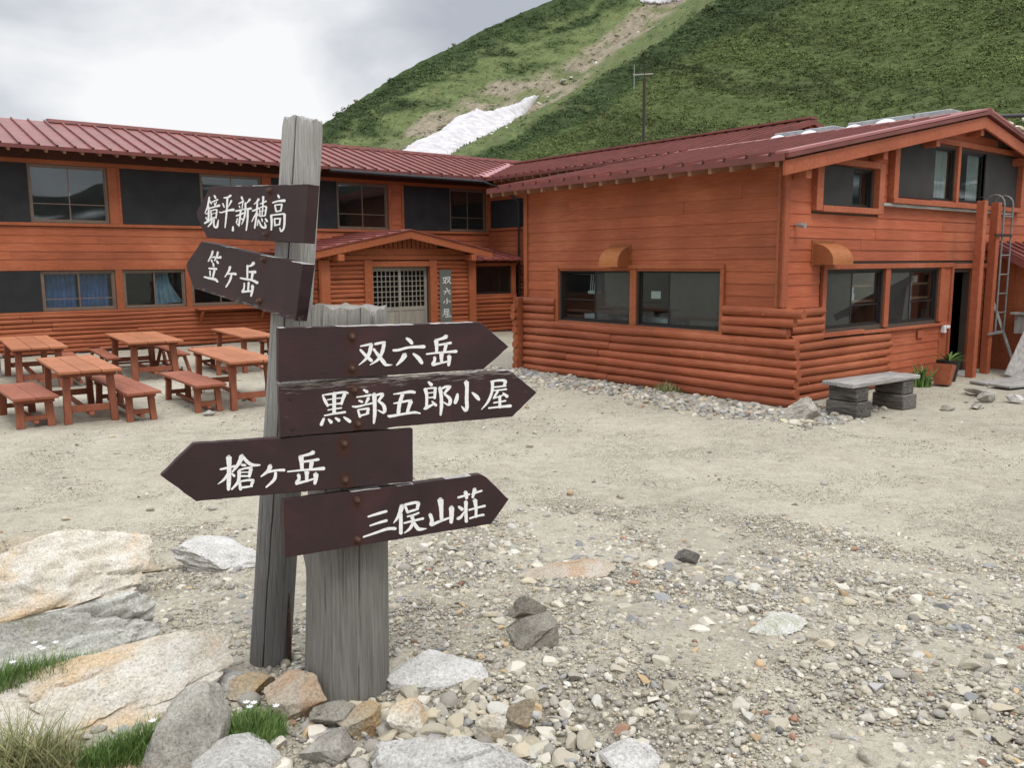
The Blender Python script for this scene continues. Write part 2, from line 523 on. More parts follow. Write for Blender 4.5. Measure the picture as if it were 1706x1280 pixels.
def logs(mb, F, a0, a1, z0, z1, n, holes=(), proud=0.02, seglen=4.2, ext=None, seg=12):
    """half-buried round logs with slight bends, tapers and knots."""
    dia = (z1 - z0) / n
    for i in range(n):
        zc = z0 + (i + .5) * dia
        A0, A1 = a0, a1
        if ext: A0, A1 = a0 - ext[0](i), a1 + ext[1](i)
        for (s0, s1) in spans(A0, A1, zc - .01, zc + .01, holes):
            cut = s0
            first = True
            while cut < s1 - .02:
                e = min(s1, cut + (rnd.uniform(.5, 1.0) * seglen if first else seglen * rnd.uniform(.7, 1.1)))
                if s1 - e < .7: e = s1
                first = False
                m_ = max(3, int((e - cut) / .22))
                pts, rad = [], []
                ph1, ph2 = rnd.uniform(0, 6), rnd.uniform(0, 6)
                r0, r1 = dia * rnd.uniform(.50, .55), dia * rnd.uniform(.50, .55)
                jd = rnd.uniform(-.008, .008)
                for k in range(m_ + 1):
                    f = k / m_
                    a = cut + .004 + (e - cut - .008) * f
                    bend = .008 * math.sin(ph1 + a * 1.7)
                    pts.append(F.p(a, proud + jd + .006 * math.sin(ph2 + a * 2.3), zc + bend))
                    rr = (r0 + (r1 - r0) * f) * (1 + rnd.uniform(-.025, .025))
                    rad.append(rr)
                rad[0] *= .93; rad[-1] *= .93
                t = rnd.uniform(-.12, .10)
                mb.tube(pts, rad, n=seg, tint=t)
                for q in range(int((e - cut) * 0.9)):       # knots
                    a = rnd.uniform(cut + .1, e - .1) if e - cut > .25 else (cut + e) / 2
                    th = rnd.uniform(-.9, .9)
                    d = proud + dia * .49 * math.cos(th)
                    z = zc + dia * .49 * math.sin(th)
                    kr = rnd.uniform(.012, .024)
                    ring = [F.p(a + kr * 1.6 * math.cos(u), d - .006, z + kr * math.sin(u)) for u in [0, 1.05, 2.1, 3.14, 4.19, 5.24]]
                    ring2 = [F.p(a + kr * .7 * math.cos(u), d + .010, z + kr * .5 * math.sin(u)) for u in [0, 1.05, 2.1, 3.14, 4.19, 5.24]]
                    mb.add(ring + ring2, [(u, (u + 1) % 6, (u + 1) % 6 + 6, u + 6) for u in range(6)] + [tuple(range(6, 12))], t + .05)
                cut = e


def holed(mb, F, a0, a1, d0, d1, z0, z1, holes, tint=0.0):
    """solid sheet with rectangular openings."""
    xs = sorted({a0, a1, *[min(max(h[0], a0), a1) for h in holes], *[min(max(h[1], a0), a1) for h in holes]})
    zs = sorted({z0, z1, *[min(max(h[2], z0), z1) for h in holes], *[min(max(h[3], z0), z1) for h in holes]})
    for i in range(len(xs) - 1):
        for k in range(len(zs) - 1):
            cx, cz = (xs[i] + xs[i + 1]) / 2, (zs[k] + zs[k + 1]) / 2
            if any(h[0] < cx < h[1] and h[2] < cz < h[3] for h in holes): continue
            if xs[i + 1] - xs[i] < 1e-4 or zs[k + 1] - zs[k] < 1e-4: continue
            F.box(mb, xs[i], xs[i + 1], d0, d1, zs[k], zs[k + 1], tint)


def window(par, F, a0, a1, z0, z1, mid=None, rail=None, sash='sash', panes=('glass', 'glass'), d=-0.03, label=None, shutter=None, fw=0.03, handle=False, rail_on=(0, 1)):
    """aluminium sliding window: frame, two sashes, one pane each (sub-parts)."""
    fr = MB()
    F.box(fr, a0, a1, d - .05, d + .012, z0, z0 + fw)
    F.box(fr, a0, a1, d - .05, d + .012, z1 - fw, z1)
    F.box(fr, a0, a0 + fw, d - .05, d + .012, z0 + fw, z1 - fw)
    F.box(fr, a1 - fw, a1, d - .05, d + .012, z0 + fw, z1 - fw)
    mid = (a0 + a1) / 2 if mid is None else mid
    sw = .026
    for k, (s0, s1) in enumerate(((a0 + fw, mid + sw / 2), (mid - sw / 2, a1 - fw))):
        dd = d - .020 + (.020 if k == 0 else 0)
        F.box(fr, s0, s0 + sw, dd - .016, dd, z0 + fw, z1 - fw)
        F.box(fr, s1 - sw, s1, dd - .016, dd, z0 + fw, z1 - fw)
        F.box(fr, s0 + sw, s1 - sw, dd - .016, dd, z0 + fw, z0 + fw + sw)
        F.box(fr, s0 + sw, s1 - sw, dd - .016, dd, z1 - fw - sw, z1 - fw)
        if rail and k in rail_on:
            F.box(fr, s0 + sw, s1 - sw, dd - .014, dd - .002, rail - .010, rail + .010)
    o = fr.build("window", M[sash], par)
    if label: o['label'] = label
    for k, (s0, s1) in enumerate(((a0 + fw, mid + sw / 2), (mid - sw / 2, a1 - fw))):
        if panes[k] is None: continue
        dd = d - .028 + (.020 if k == 0 else 0)
        pm = MB()
        F.box(pm, s0 + sw + .001, s1 - sw - .001, dd - .002, dd + .002, z0 + fw + sw + .001, z1 - fw - sw - .001)
        pm.build("pane", M[panes[k]], o)
    if handle:
        hm = MB()
        F.box(hm, mid - .004, mid + .012, d + .001, d + .02, (z0 + z1) / 2 - .03, (z0 + z1) / 2 + .03)
        hm.build("latch", M['steel'], o)
    return o


def part(name, m, par, fn, bevel=0.0, label=None):
    mb = MB()
    fn(mb)
    o = mb.build(name, M[m], par, bevel=bevel)
    if label: o['label'] = label
    return o


def roof_slope(mb, poly, th=0.05):
    """poly: list of (x,y,z) counter-clockwise seen from above -> thin slab."""
    n = len(poly)
    mb.add([p for p in poly] + [(p[0], p[1], p[2] - th) for p in poly],
           [tuple(range(n)), tuple(range(2 * n - 1, n - 1, -1))] + [(i, i + n, (i + 1) % n + n, (i + 1) % n) for i in range(n)])


# ================= left wing =================
FX = Face('x', 15.0)
lodge = empty("lodge_wing", "long two-storey orange lodge with red standing seam roof behind the picnic tables", "building", P0, YAW)
UZ0, UZ1 = 2.97, 4.25
LZ0, LZ1 = 0.99, 1.90
up_dark = [(-10.6, -6.53), (-4.62, -2.78), (-0.95, 0.93), (3.05, 4.67)]
up_win = [(-6.53, -4.90), (-2.78, -1.19), (0.93, 2.54), (4.67, 6.05)]
low_dark = [(-10.6, -6.44)]
low_win = [(-6.44, -4.88), (-4.72, -3.27), (-3.13, -1.66)]
holes = [(a, b, UZ0, UZ1) for a, b in up_dark + up_win] + [(a, b, LZ0, LZ1) for a, b in low_dark + low_win]
holes_in = [(a + .01, b - .01, UZ0 + .01, UZ1 - .01) for a, b in up_win] + [(a + .01, b - .01, LZ0 + .01, LZ1 - .01) for a, b in low_win]


def f(mb):
    holed(mb, FX, -11, 6.4, -.12, -.004, 0, 4.58, holes_in)
    mb.box(-11, -10.88, 15.12, 20.2, 0, 4.6)
    mb.box(-11, 11, 20.2, 20.32, 0, 4.6)
    mb.box(-10.88, 11, 15.12, 20.2, .0, .05)
    mb.box(-10.88, 11, 15.13, 20.2, 2.45, 2.55)
    mb.box(-10.88, 11, 18.0, 18.1, .05, 4.6)


part("wall", 'core', lodge, f)


def f(mb):
    siding(mb, FX, -11, 6.15, 1.99, 2.88, .178, [])
    siding(mb, FX, -11, 6.15, 2.97, 4.25, .16, holes)


part("siding", 'siding_x', lodge, f)
part("log_cladding", 'log_x', lodge, lambda mb: logs(mb, FX, -11, -1.0, .03, .92, 9, [], seglen=5))


def f(mb):
    B = lambda *a: FX.box(mb, *a)
    B(-11, 6.15, 0, .06, 2.895, 2.965)            # sill band
    B(-11, 6.15, 0, .035, 4.252, 4.35)            # head band
    B(-11, -1.2, 0, .05, .925, .985)              # lower sill
    B(-11, -1.2, 0, .035, 1.905, 1.985)
    for a, b in ((-4.90, -4.70), (-1.19, -.95), (2.55, 2.64), (2.98, 3.05), (6.05, 6.15)):
        B(a, b, 0, .048, 2.966, 4.251)
    for a, b in ((-4.88, -4.72), (-3.27, -3.13), (-1.66, -1.5)):
        B(a, b, 0, .042, .986, 1.904)


part("trim", 'trim', lodge, f, bevel=.004)
part("eave_beam", 'soffit_shade', lodge, lambda mb: FX.box(mb, -11, 6.15, 0, .05, 4.352, 4.56))  # stained band below the eave, with the eave shade in its colour
for (a, b), (z0, z1) in [((a, b), (UZ0, UZ1)) for a, b in up_dark] + [((a, b), (LZ0, LZ1)) for a, b in low_dark]:
    part("shutter_panel", 'panel', lodge, lambda mb: FX.box(mb, a + .004, b - .004, -.004, .026, z0, z1), bevel=.003)
for k, (a, b) in enumerate(up_win):
    window(lodge, FX, a, b, UZ0, UZ1, rail=UZ0 + .42, panes=('glass', 'glass'), handle=(k == 0), fw=.05)
for k, (a, b) in enumerate(low_win):
    window(lodge, FX, a, b, LZ0, LZ1, rail=(LZ0 + .27) if k == 0 else None, panes=('glass_low', 'glass_low'), fw=.05)


def f(mb):      # counter shelf under the third window, with its bracket
    FX.box(mb, -3.10, -1.15, .05, .38, .90, .935)
    mb.bar(FX.p(-2.98, .03, .55), FX.p(-2.98, .33, .89), .07, .05)
    mb.bar(FX.p(-1.4, .03, .55), FX.p(-1.4, .33, .89), .07, .05)


part("counter_shelf", 'trim', lodge, f, bevel=.004)

LE, LS = 14.25, 0.31           # eave y and slope
lz = lambda y: 4.55 + LS * (y - LE)
ME, MS = 5.42, 0.265           # middle roof eave x and slope
mz = lambda x: 4.50 + MS * (x - ME)
RIDGE_Y, MRX = 17.4, 8.5
valley_y = lambda x: LE + (mz(x) - 4.55) / LS if x > ME else LE


def f(mb):
    x0 = -11.4
    roof_slope(mb, [(x0, LE, lz(LE)), (ME + .15, LE, lz(LE)), (MRX, valley_y(MRX), lz(valley_y(MRX))), (11.6, valley_y(MRX), lz(valley_y(MRX))), (11.6, RIDGE_Y, lz(RIDGE_Y)), (x0, RIDGE_Y, lz(RIDGE_Y))])
    roof_slope(mb, [(x0, RIDGE_Y + .001, lz(RIDGE_Y)), (11.6, RIDGE_Y + .001, lz(RIDGE_Y)), (11.6, 20.7, lz(RIDGE_Y) - LS * (20.7 - RIDGE_Y)), (x0, 20.7, lz(RIDGE_Y) - LS * (20.7 - RIDGE_Y))])
    x = x0 + .05
    while x < MRX:
        y0 = valley_y(x) + (.25 if x > ME else 0)
        if y0 < RIDGE_Y - .1:
            e = Vector((0, 1, LS)).normalized()
            mb.bar((x, y0 - .01, lz(y0) + .02), (x, RIDGE_Y - .03, lz(RIDGE_Y) + .012), .035, .05, side=(1, 0, 0), tint=-.12)
            if x < ME: mb.bar((x, LE - .022, lz(LE) + .008), (x, LE + .012, lz(LE) + .022), .042, .052, side=(1, 0, 0), tint=-.75)
        x += .355
    mb.box(x0, ME + .1, LE - .016, LE - .001, lz(LE) - .075, lz(LE) + .006, -.25)     # drip edge


part("roof", 'roof', lodge, f)
part("ridge_cap", 'roof', lodge, lambda mb: mb.hexa([(-5.6, RIDGE_Y - .17, lz(RIDGE_Y) - .03), (11.6, RIDGE_Y - .17, lz(RIDGE_Y) - .03), (11.6, RIDGE_Y + .17, lz(RIDGE_Y) - .03), (-5.6, RIDGE_Y + .17, lz(RIDGE_Y) - .03),
                                                   (-5.6, RIDGE_Y - .14, lz(RIDGE_Y) + .055), (11.6, RIDGE_Y - .14, lz(RIDGE_Y) + .055), (11.6, RIDGE_Y + .14, lz(RIDGE_Y) + .085), (-5.6, RIDGE_Y + .14, lz(RIDGE_Y) + .085)]))


def f(mb):
    pts = [Vector((ME + .1, LE + .02, lz(LE) + .03)), Vector((MRX + .3, valley_y(MRX) + .25, lz(valley_y(MRX)) + .10))]
    d = Vector((1, 0, 0))
    a, b = pts
    mb.add([a + Vector((-.42, 0, .0)), a + Vector((.28, 0, .0)), b + Vector((.3, 0, .0)), b + Vector((-.42, .05, .0)),
            a + Vector((-.42, 0, -.05)), a + Vector((.28, 0, -.05)), b + Vector((.3, 0, -.05)), b + Vector((-.42, .05, -.05))], MB.HF)


part("valley_flashing", 'flash', lodge, f)
x = -11.2
while x < .2:
    def f(mb):
        mb.bar((x, LE + .06, lz(LE + .06) - .105), (x, 15.0, lz(15.0) - .105), .055, .085, side=(1, 0, 0))
    part("rafter", 'rafter', lodge, f)
    x += .355
part("soffit_board", 'soffit_shade', lodge, lambda mb: mb.hexa([(-11.3, LE + .02, lz(LE) - .065), (ME, LE + .02, lz(LE) - .065), (ME, 15.0, lz(15) - .065), (-11.3, 15, lz(15) - .065),
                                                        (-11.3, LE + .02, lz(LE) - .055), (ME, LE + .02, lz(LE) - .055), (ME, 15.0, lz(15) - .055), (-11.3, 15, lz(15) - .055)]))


def f(mb):
    mb.tube([(.35, LE - .06, lz(LE) - .11), (ME, LE - .06, lz(LE) - .14)], .055, 8)
    for k in range(5):
        mb.bar((.6 + k * 1.1, LE - .06, lz(LE) - .05), (.6 + k * 1.1, LE + .05, lz(LE) - .05), .02, .02)
    mb.tube([(ME - .05, LE - .06, lz(LE) - .14), (ME + .25, LE - .6, lz(LE) - .35), (6.02, 13.34, 3.8), (6.02, 13.34, .02)], .038, 8)


part("gutter", 'black', lodge, f)

# things seen through its windows
cl = MB()
for a0, a1 in ((-6.36, -5.70), (-5.64, -5.0)):
    n = 40
    for k in range(n):
        f0, f1 = k / n, (k + 1) / n
        wv = lambda q: .035 * math.sin(q * 44) + .015 * math.sin(q * 17 + 1)
        x0_, x1_ = a0 + (a1 - a0) * f0, a0 + (a1 - a0) * f1
        p = [(x0_, 15.24 + wv(f0), 1.06), (x1_, 15.24 + wv(f1), 1.06), (x1_, 15.24 + wv(f1), 1.86), (x0_, 15.24 + wv(f0), 1.86)]
        cl.add(p, [(0, 1, 2, 3)], .25 * math.sin(f0 * 44))
o = cl.build("curtain", M['blue'], None, smooth=True, recalc=False)
o.location, o.rotation_euler = P0, (0, 0, YAW)
tag(o, "blue pleated curtains drawn behind a lodge window above the picnic tables", "curtain")
cl = MB()
n = 18
for k in range(n):
    for r_ in range(8):
        def pt(k, r_):
            q, z = k / n, r_ / 8
            sx = -3.93 + q * (.33 + .28 * (1 - z) ** 2 * (q + .2))
            return (sx, 15.22 + .03 * math.sin(q * 26 + z), 1.87 - .82 * (1 - z) + .05 * q * (1 - z))
        cl.add([pt(k, r_), pt(k + 1, r_), pt(k + 1, r_ + 1), pt(k, r_ + 1)], [(0, 1, 2, 3)], .3 * math.sin(k / n * 26))
o = cl.build("curtain", M['paleblue'], None, smooth=True, recalc=False)
o.location, o.rotation_euler = P0, (0, 0, YAW)
tag(o, "pale blue curtain gathered to one side behind a clear lodge window", "curtain")

# ================= entrance porch =================
porch = empty("entrance_porch", "orange log-clad entrance porch with low red gable and lattice doors", "porch", W(0, 0), YAW)
FP = Face('x', 12.4)
ax_, az_ = 1.42, 2.87
x_l, x_r = -1.30, 4.02


def pz(x):
    return az_ - abs(x - ax_) * (.53 / 2.65)


def f(mb):
    holed(mb, FP, -.86, 3.62, -.12, -.004, 0, 2.2, [(.48, 2.18, 0, 1.93)])
    mb.box(-.86, -.74, 12.52, 15, 0, 2.2)
    mb.box(3.5, 3.62, 12.52, 15, 0, 2.2)
    mb.box(-.74, 3.5, 12.6, 15, 0.0, .04)
    # gable infill
    mb.add([(-.9, 12.42, 2.2), (3.7, 12.42, 2.2), (3.7, 12.42, pz(3.7) - .09), (ax_, 12.42, pz(ax_) - .09), (-.9, 12.42, pz(-.9) - .09),
            (-.9, 12.5, 2.2), (3.7, 12.5, 2.2), (3.7, 12.5, pz(3.7) - .09), (ax_, 12.5, pz(ax_) - .09), (-.9, 12.5, pz(-.9) - .09)],
           [(0, 1, 2, 3, 4), (9, 8, 7, 6, 5), (0, 5, 6, 1), (1, 6, 7, 2), (2, 7, 8, 3), (3, 8, 9, 4), (4, 9, 5, 0)])


part("wall", 'core', porch, f)


part("log_cladding", 'log_x', porch, lambda mb: logs(mb, FP, -.70, .25, .03, 2.08, 18, [], seglen=9, proud=.015))
part("log_cladding", 'log_x', porch, lambda mb: logs(mb, FP, 2.40, 3.42, .03, 2.08, 18, [], seglen=9, proud=.015))
part("log_cladding", 'log_x', porch, lambda mb: logs(mb, Face('y', -.86), 12.55, 15.0, .03, 2.08, 18, [], seglen=9, proud=.015))


def f(mb):
    B = lambda *a: FP.box(mb, *a)
    B(-.93, -.70, -.02, .13, 0, 2.10)
    B(3.42, 3.65, -.02, .13, 0, 2.10)
    B(.25, .475, -.02, .10, 0, 2.10)
    B(2.185, 2.40, -.02, .10, 0, 2.10)
    B(.476, 2.184, -.02, .09, 1.93, 2.07)
    B(-1.0, 3.75, -.02, .07, 2.102, 2.215)
    # board band and upright slats in the gable
    mb.hexa([FP.p(-.85, -.02, 2.216), FP.p(3.6, -.02, 2.216), FP.p(3.6, .05, 2.216), FP.p(-.85, .05, 2.216), FP.p(-.6, -.02, 2.40), FP.p(3.44, -.02, 2.40), FP.p(3.44, .05, 2.40), FP.p(-.6, .05, 2.40)])
    for k in range(15):
        xx = .46 + k * .135
        B(xx, xx + .105, -.02, .04 + .012 * (k % 2), 2.402, pz(xx + .05) - .12, rnd.uniform(-.1, .08))
    for xx in (-.62, 3.30):          # purlin ends
        mb.box(xx, xx + .17, 11.98, 12.4, pz(xx + .08) - .40, pz(xx + .08) - .24)


part("frame", 'trim', porch, f, bevel=.006)


def f(mb):
    for s in (-1, 1):
        xe = x_l if s < 0 else x_r
        roof_slope(mb, [(ax_, 11.97, az_), (ax_, 15.0, az_), (xe, 15.0, pz(xe)), (xe, 11.97, pz(xe))], .03)
        xx = ax_ + s * .3
        while (xx - xe) * s < 0:
            mb.bar((xx, 11.98, pz(xx) + .012), (xx, 15.0, pz(xx) + .012), .03, .03, tint=-.15)
            xx += s * .36


part("roof", 'roof', porch, f)


def f(mb):
    for s in (-1, 1):
        xe = x_l if s < 0 else x_r
        p = [(ax_, az_ - .035), (xe, pz(xe) - .035), (xe, pz(xe) - .215), (ax_, az_ - .235)]
        mb.add([(a, 12.0, z) for a, z in p] + [(a, 12.04, z) for a, z in p], [(0, 1, 2, 3), (7, 6, 5, 4), (0, 4, 5, 1), (1, 5, 6, 2), (2, 6, 7, 3), (3, 7, 4, 0)])


part("barge_board", 'trim', porch, f, bevel=.004)


def door_leaf(x0, x1, dd):
    mb = MB()
    y = 12.43 + dd
    for a, b in ((x0, x0 + .07), (x1 - .07, x1)): mb.box(a, b, y, y + .035, .02, 1.92)
    for a, b in ((.02, .14), (.80, .90), (1.82, 1.92)): mb.box(x0 + .07, x1 - .07, y, y + .035, a, b)
    n = 6
    for k in range(1, n):
        xx = x0 + .07 + (x1 - x0 - .14) * k / n
        mb.box(xx - .009, xx + .009, y + .004, y + .028, .90, 1.82)
    for k in range(1, 7):
        zz = .90 + .92 * k / 7
        mb.box(x0 + .07, x1 - .07, y + .006, y + .026, zz - .009, zz + .009)
    k = 5
    for i in range(k):
        a = x0 + .07 + (x1 - x0 - .14) * i / k
        mb.box(a + .002, a + (x1 - x0 - .14) / k - .002, y + .012, y + .028, .14, .80, rnd.uniform(-.12, .12))
    o = mb.build("sliding_door", M['board_gap'], porch)
    g = MB()
    g.box(x0 + .07, x1 - .07, y + .030, y + .033, .9, 1.82)
    g.build("pane", M['glass_low'], o)
    h = MB()
    xx = x1 - .05 if x0 < 1 else x0 + .02
    h.box(xx, xx + .03, y - .006, y - .0005, .92, 1.03)
    h.build("handle", M['rust'], o)


door_leaf(.485, 1.36, 0.0)
door_leaf(1.30, 2.175, .05)

# ================= glazed notice alcove beside the porch =================
FA = Face('x', 13.2)
alc = empty("notice_alcove", "small log-clad lean-to with dark glazed window right of the porch", "lean-to", W(0, 0), YAW)


def f(mb):
    holed(mb, FA, 3.7, 5.75, -.10, -.004, 0, 2.05, [(3.95, 5.58, 1.12, 1.92)])
    mb.box(5.66, 5.75, 13.3, 15, 0, 2.05)
    mb.box(3.8, 5.66, 14.2, 14.25, .9, 2.0)


part("wall", 'dark', alc, f)
part("log_cladding", 'log_x', alc, lambda mb: logs(mb, FA, 3.7, 5.75, .03, 1.06, 9, [], seglen=9))
part("log_cladding", 'log_y', alc, lambda mb: logs(mb, Face('y', 6.15), 13.1, 13.9, .03, 2.0, 17, [], seglen=9))


def f(mb):
    FA.box(mb, 3.66, 5.78, 0, .05, 1.063, 1.115)
    FA.box(mb, 3.66, 5.78, 0, .05, 1.925, 2.01)
    FA.box(mb, 5.585, 5.75, 0, .04, 1.116, 1.924)
    FA.box(mb, 3.70, 3.945, 0, .04, 1.116, 1.924)


part("trim", 'trim', alc, f)
window(alc, FA, 3.95, 5.58, 1.12, 1.92, sash='sash_d', panes=('glass_low', 'glass_low'), mid=5.2)


def f(mb):
    roof_slope(mb, [(3.9, 12.9, 2.13), (5.95, 12.9, 2.13), (5.95, 14.6, 2.42), (3.9, 14.6, 2.42)], .04)
    for k in range(6): mb.bar((4.0 + k * .37, 12.9, 2.145), (4.0 + k * .37, 14.6, 2.435), .03, .035, tint=-.2)
    for k in range(5): mb.box(4.2 + k * .37, 4.25 + k * .37, 12.98, 13.2, 2.03, 2.09)


part("roof", 'roof', alc, f)

# ================= connecting wing (behind the kitchen building) =================
midw = empty("connecting_wing", "orange boarded wing with low red roof joining lodge and kitchen building", "building", W(0, 0), YAW)
FM = Face('y', 6.15)


def f(mb):
    FM.box(mb, 5.55, 15.1, -.1, -.004, 0, 4.45)
    mb.box(6.25, 11.0, 5.55, 5.65, 0, 4.45)
    mb.box(10.9, 11.0, 5.65, 15.1, 0, 4.45)
    mb.add([(6.15, 5.6, 4.45), (11, 5.6, 4.45), (8.5, 5.6, 5.24), (6.15, 5.66, 4.45), (11, 5.66, 4.45), (8.5, 5.66, 5.24)], [(0, 1, 2), (5, 4, 3)])


part("wall", 'trim', midw, f)
part("siding", 'siding_y', midw, lambda mb: siding(mb, FM, 5.9, 14.98, 2.05, 3.0, .16, []))
part("trim", 'trim', midw, lambda mb: (FM.box(mb, 5.9, 14.98, 0, .05, 3.0, 3.07), FM.box(mb, 5.9, 14.98, 0, .04, 3.92, 4.05), FM.box(mb, 14.86, 14.97, 0, .055, 3.071, 3.919)))
for a, b in ((11.2, 12.9), (12.94, 14.85)):
    part("shutter_panel", 'panel', midw, lambda mb: FM.box(mb, a, b, -.003, .025, 3.075, 3.915))


def f(mb):
    y0 = 5.25
    roof_slope(mb, [(ME, y0, mz(ME)), (MRX, y0, mz(MRX)), (MRX, valley_y(MRX), mz(MRX)), (ME, LE, mz(ME))])
    roof_slope(mb, [(MRX + .001, y0, mz(MRX)), (11.6, y0, mz(MRX) - .265 * 3.1), (11.6, 16.8, mz(MRX) - .265 * 3.1), (MRX + .001, 16.8, mz(MRX))])
    y = y0 + .02
    while y < 16.6:
        xs = ME if y < LE else ME + (y - LE) * (MRX - ME) / (valley_y(MRX) - LE) + .1
        if xs < MRX - .1:
            mb.bar((xs - .01, y, mz(xs) + .02), (MRX, y, mz(MRX) + .015), .035, .05, side=(0, 1, 0), tint=-.12)
            if y < LE: mb.bar((ME - .022, y, mz(ME) + .008), (ME + .012, y, mz(ME) + .02), .042, .052, side=(0, 1, 0), tint=-.75)
        y += .355
    mb.box(ME - .016, ME - .001, y0, LE, mz(ME) - .075, mz(ME) + .006, -.25)
    mb.box(MRX - .15, MRX + .15, y0 - .02, 16.7, mz(MRX) + .03, mz(MRX) + .075, .1)
    mb.hexa([(ME, y0 - .03, mz(ME) - .10), (MRX, y0 - .03, mz(MRX) - .10), (MRX, y0 - .001, mz(MRX) - .10), (ME, y0 - .001, mz(ME) - .10), (ME, y0 - .03, mz(ME) + .01), (MRX, y0 - .03, mz(MRX) + .01), (MRX, y0 - .001, mz(MRX) + .01), (ME, y0 - .001, mz(ME) + .01)], -.1)
    mb.hexa([(MRX, y0 - .03, mz(MRX) - .10), (11.6, y0 - .03, mz(MRX) - .98), (11.6, y0 - .001, mz(MRX) - .98), (MRX, y0 - .001, mz(MRX) - .10), (MRX, y0 - .03, mz(MRX) + .01), (11.6, y0 - .03, mz(MRX) - .81), (11.6, y0 - .001, mz(MRX) - .81), (MRX, y0 - .001, mz(MRX) + .01)], -.1)


part("roof", 'roof', midw, f)
y = 5.3
while y < 14.0:
    part("rafter", 'rafter', midw, lambda mb: mb.bar((ME + .05, y, mz(ME) - .10), (6.15, y, mz(6.15) - .10), .055, .08, side=(0, 1, 0)))
    y += .355
part("purlin", 'trim', midw, lambda mb: (mb.box(MRX - .09, MRX + .09, 5.30, 5.55, mz(MRX) - .3, mz(MRX) - .12), mb.box(MRX - .12, MRX + .12, 5.40, 5.55, mz(MRX) - .9, mz(MRX) - .31)))

# ================= kitchen building =================
kit = empty("kitchen_building", "low orange boarded building with log-clad base and red gable roof on the right", "building", W(0, 0), YAW)
FS = Face('y', 0.10)        # long side, faces -x
FG = Face('x', 0.32)        # gable, faces -y
KR, KE, KS = 5.30, -0.42, 0.193
kz = lambda x: 3.36 + KS * (min(x, 2 * KR - x) - KE)
sh = [(1.33, 3.0, .985, 1.89), (3.15, 4.86, .985, 1.89)]
gh_ = [(1.14, 2.82, 1.0, 1.87), (2.97, 4.64, .98, 1.86), (5.10, 5.85, 0.02, 1.80), (.88, 2.35, 2.78, 3.35), (2.92, 5.0, 2.98, 3.86), (5.1, 7.48, 2.98, 3.86)]


def f(mb):
    holed(mb, FS, .32, 5.85, -.12, -.004, 0, 3.45, [(a + .01, b - .01, c + .01, d - .01) for a, b, c, d in sh])
    holed(mb, FG, .22, 10.5, -.12, -.004, 0, 3.40, [(a + .01, b - .01, c + .01, d - .01) for a, b, c, d in gh_])
    # gable top with the upper parts of the tall windows cut
    holed(mb, FG, 2.6, 8.0, -.12, -.004, 3.40, 3.86, [(2.93, 4.99, 3.4, 3.86), (5.11, 7.47, 3.4, 3.86)])
    for s in (-1, 1):
        xs = [KR + s * k for k in (5.2, 2.7)]
        p = [(xs[0], 3.40), (xs[1], 3.40), (xs[1], kz(xs[1]) - .06), (xs[0], kz(xs[0]) - .06)]
        mb.add([(a, .324, z) for a, z in p] + [(a, .44, z) for a, z in p], MB.HF)
    p = [(2.6, 3.86), (8.0, 3.86), (8.0, kz(8.0) - .06), (KR, kz(KR) - .06), (2.6, kz(2.6) - .06)]
    mb.add([(a, .324, z) for a, z in p] + [(a, .44, z) for a, z in p], [(0, 1, 2, 3, 4), (9, 8, 7, 6, 5), (0, 5, 6, 1), (1, 6, 7, 2), (2, 7, 8, 3), (3, 8, 9, 4), (4, 9, 5, 0)])
    mb.box(.22, 10.5, 5.75, 5.85, 0, 3.4)
    mb.box(10.4, 10.5, .44, 5.75, 0, 3.4)
    mb.box(.22, 10.4, .44, 5.75, .0, .04)
    mb.box(.22, 10.4, .44, 5.75, 2.3, 2.4)
    mb.box(2.9, 3.0, .9, 5.75, .04, 2.3)


part("wall", 'core', kit, f)


def gtop(lo, hi, a0, a1):
    # clip gable boards to the roof line
    z = hi + .08
    t = (z - 3.36) / KS + KE
    return max(a0, t), min(a1, 2 * KR - t)


part("siding", 'siding_y', kit, lambda mb: siding(mb, FS, .36, 5.80, 1.36, 3.42, .168, [(1.26, 4.94, .9, 1.96)], seglen=4.5))


def f(mb):
    siding(mb, FG, .18, 10.5, 1.36, 2.66, .165, [(1.0, 10.5, 0, 1.93)], seglen=4.0)
    siding(mb, FG, .18, 10.5, 2.66, 4.3, .165, [(.70, 2.5, 2.6, 3.5), (2.75, 7.6, 2.95, 3.93)], seglen=4.0, top=gtop)
    siding(mb, FG, 2.8, 4.95, 0.02, .90, .125, [], seglen=9)
    siding(mb, FG, 5.9, 10.5, .02, 1.93, .137, [], seglen=4)


part("siding", 'siding_r', kit, f)


def f(mb):
    e0 = [0, .0, .02, .02, .03, .0, .02, .10, .06, -.02]
    logs(mb, FS, .05, 5.82, 0.0, 1.365, 10, [(1.26, 4.94, .93, 1.96)], proud=.03, seglen=4.8, seg=14,
         ext=(lambda i: [.06, .05, .04, .07, .05, .04, .02, -.12, -.02, .10][i], lambda i: .0))


part("log_cladding", 'log_y', kit, f)


def f(mb):
    logs(mb, FG, .24, 2.98, 0.0, .86, 7, [], proud=.04, seglen=9, seg=14, ext=(lambda i: 0, lambda i: rnd.uniform(-.02, .05)))
    logs(mb, FG, .26, 1.06, .86, 1.35, 4, [], proud=.04, seglen=9, seg=14)


part("log_cladding", 'log_x', kit, f)


def f(mb):   # the sawn-off log ends at the far corner
    for i in range(10):
        zc = (i + .5) * .1365
        x1 = -.02 - [.09, .08, .07, .09, .07, .09, .08, .13, .12, .06][i]
        mb.tube([(x1, 5.93, zc), (.16, 5.93, zc)], .07, 12, tint=rnd.uniform(-.1, .1))
        mb.box(-.08, .12, 5.85, 5.99, zc - .066, zc + .066, rnd.uniform(-.04, .04))


part("log_ends", 'trim', kit, f)


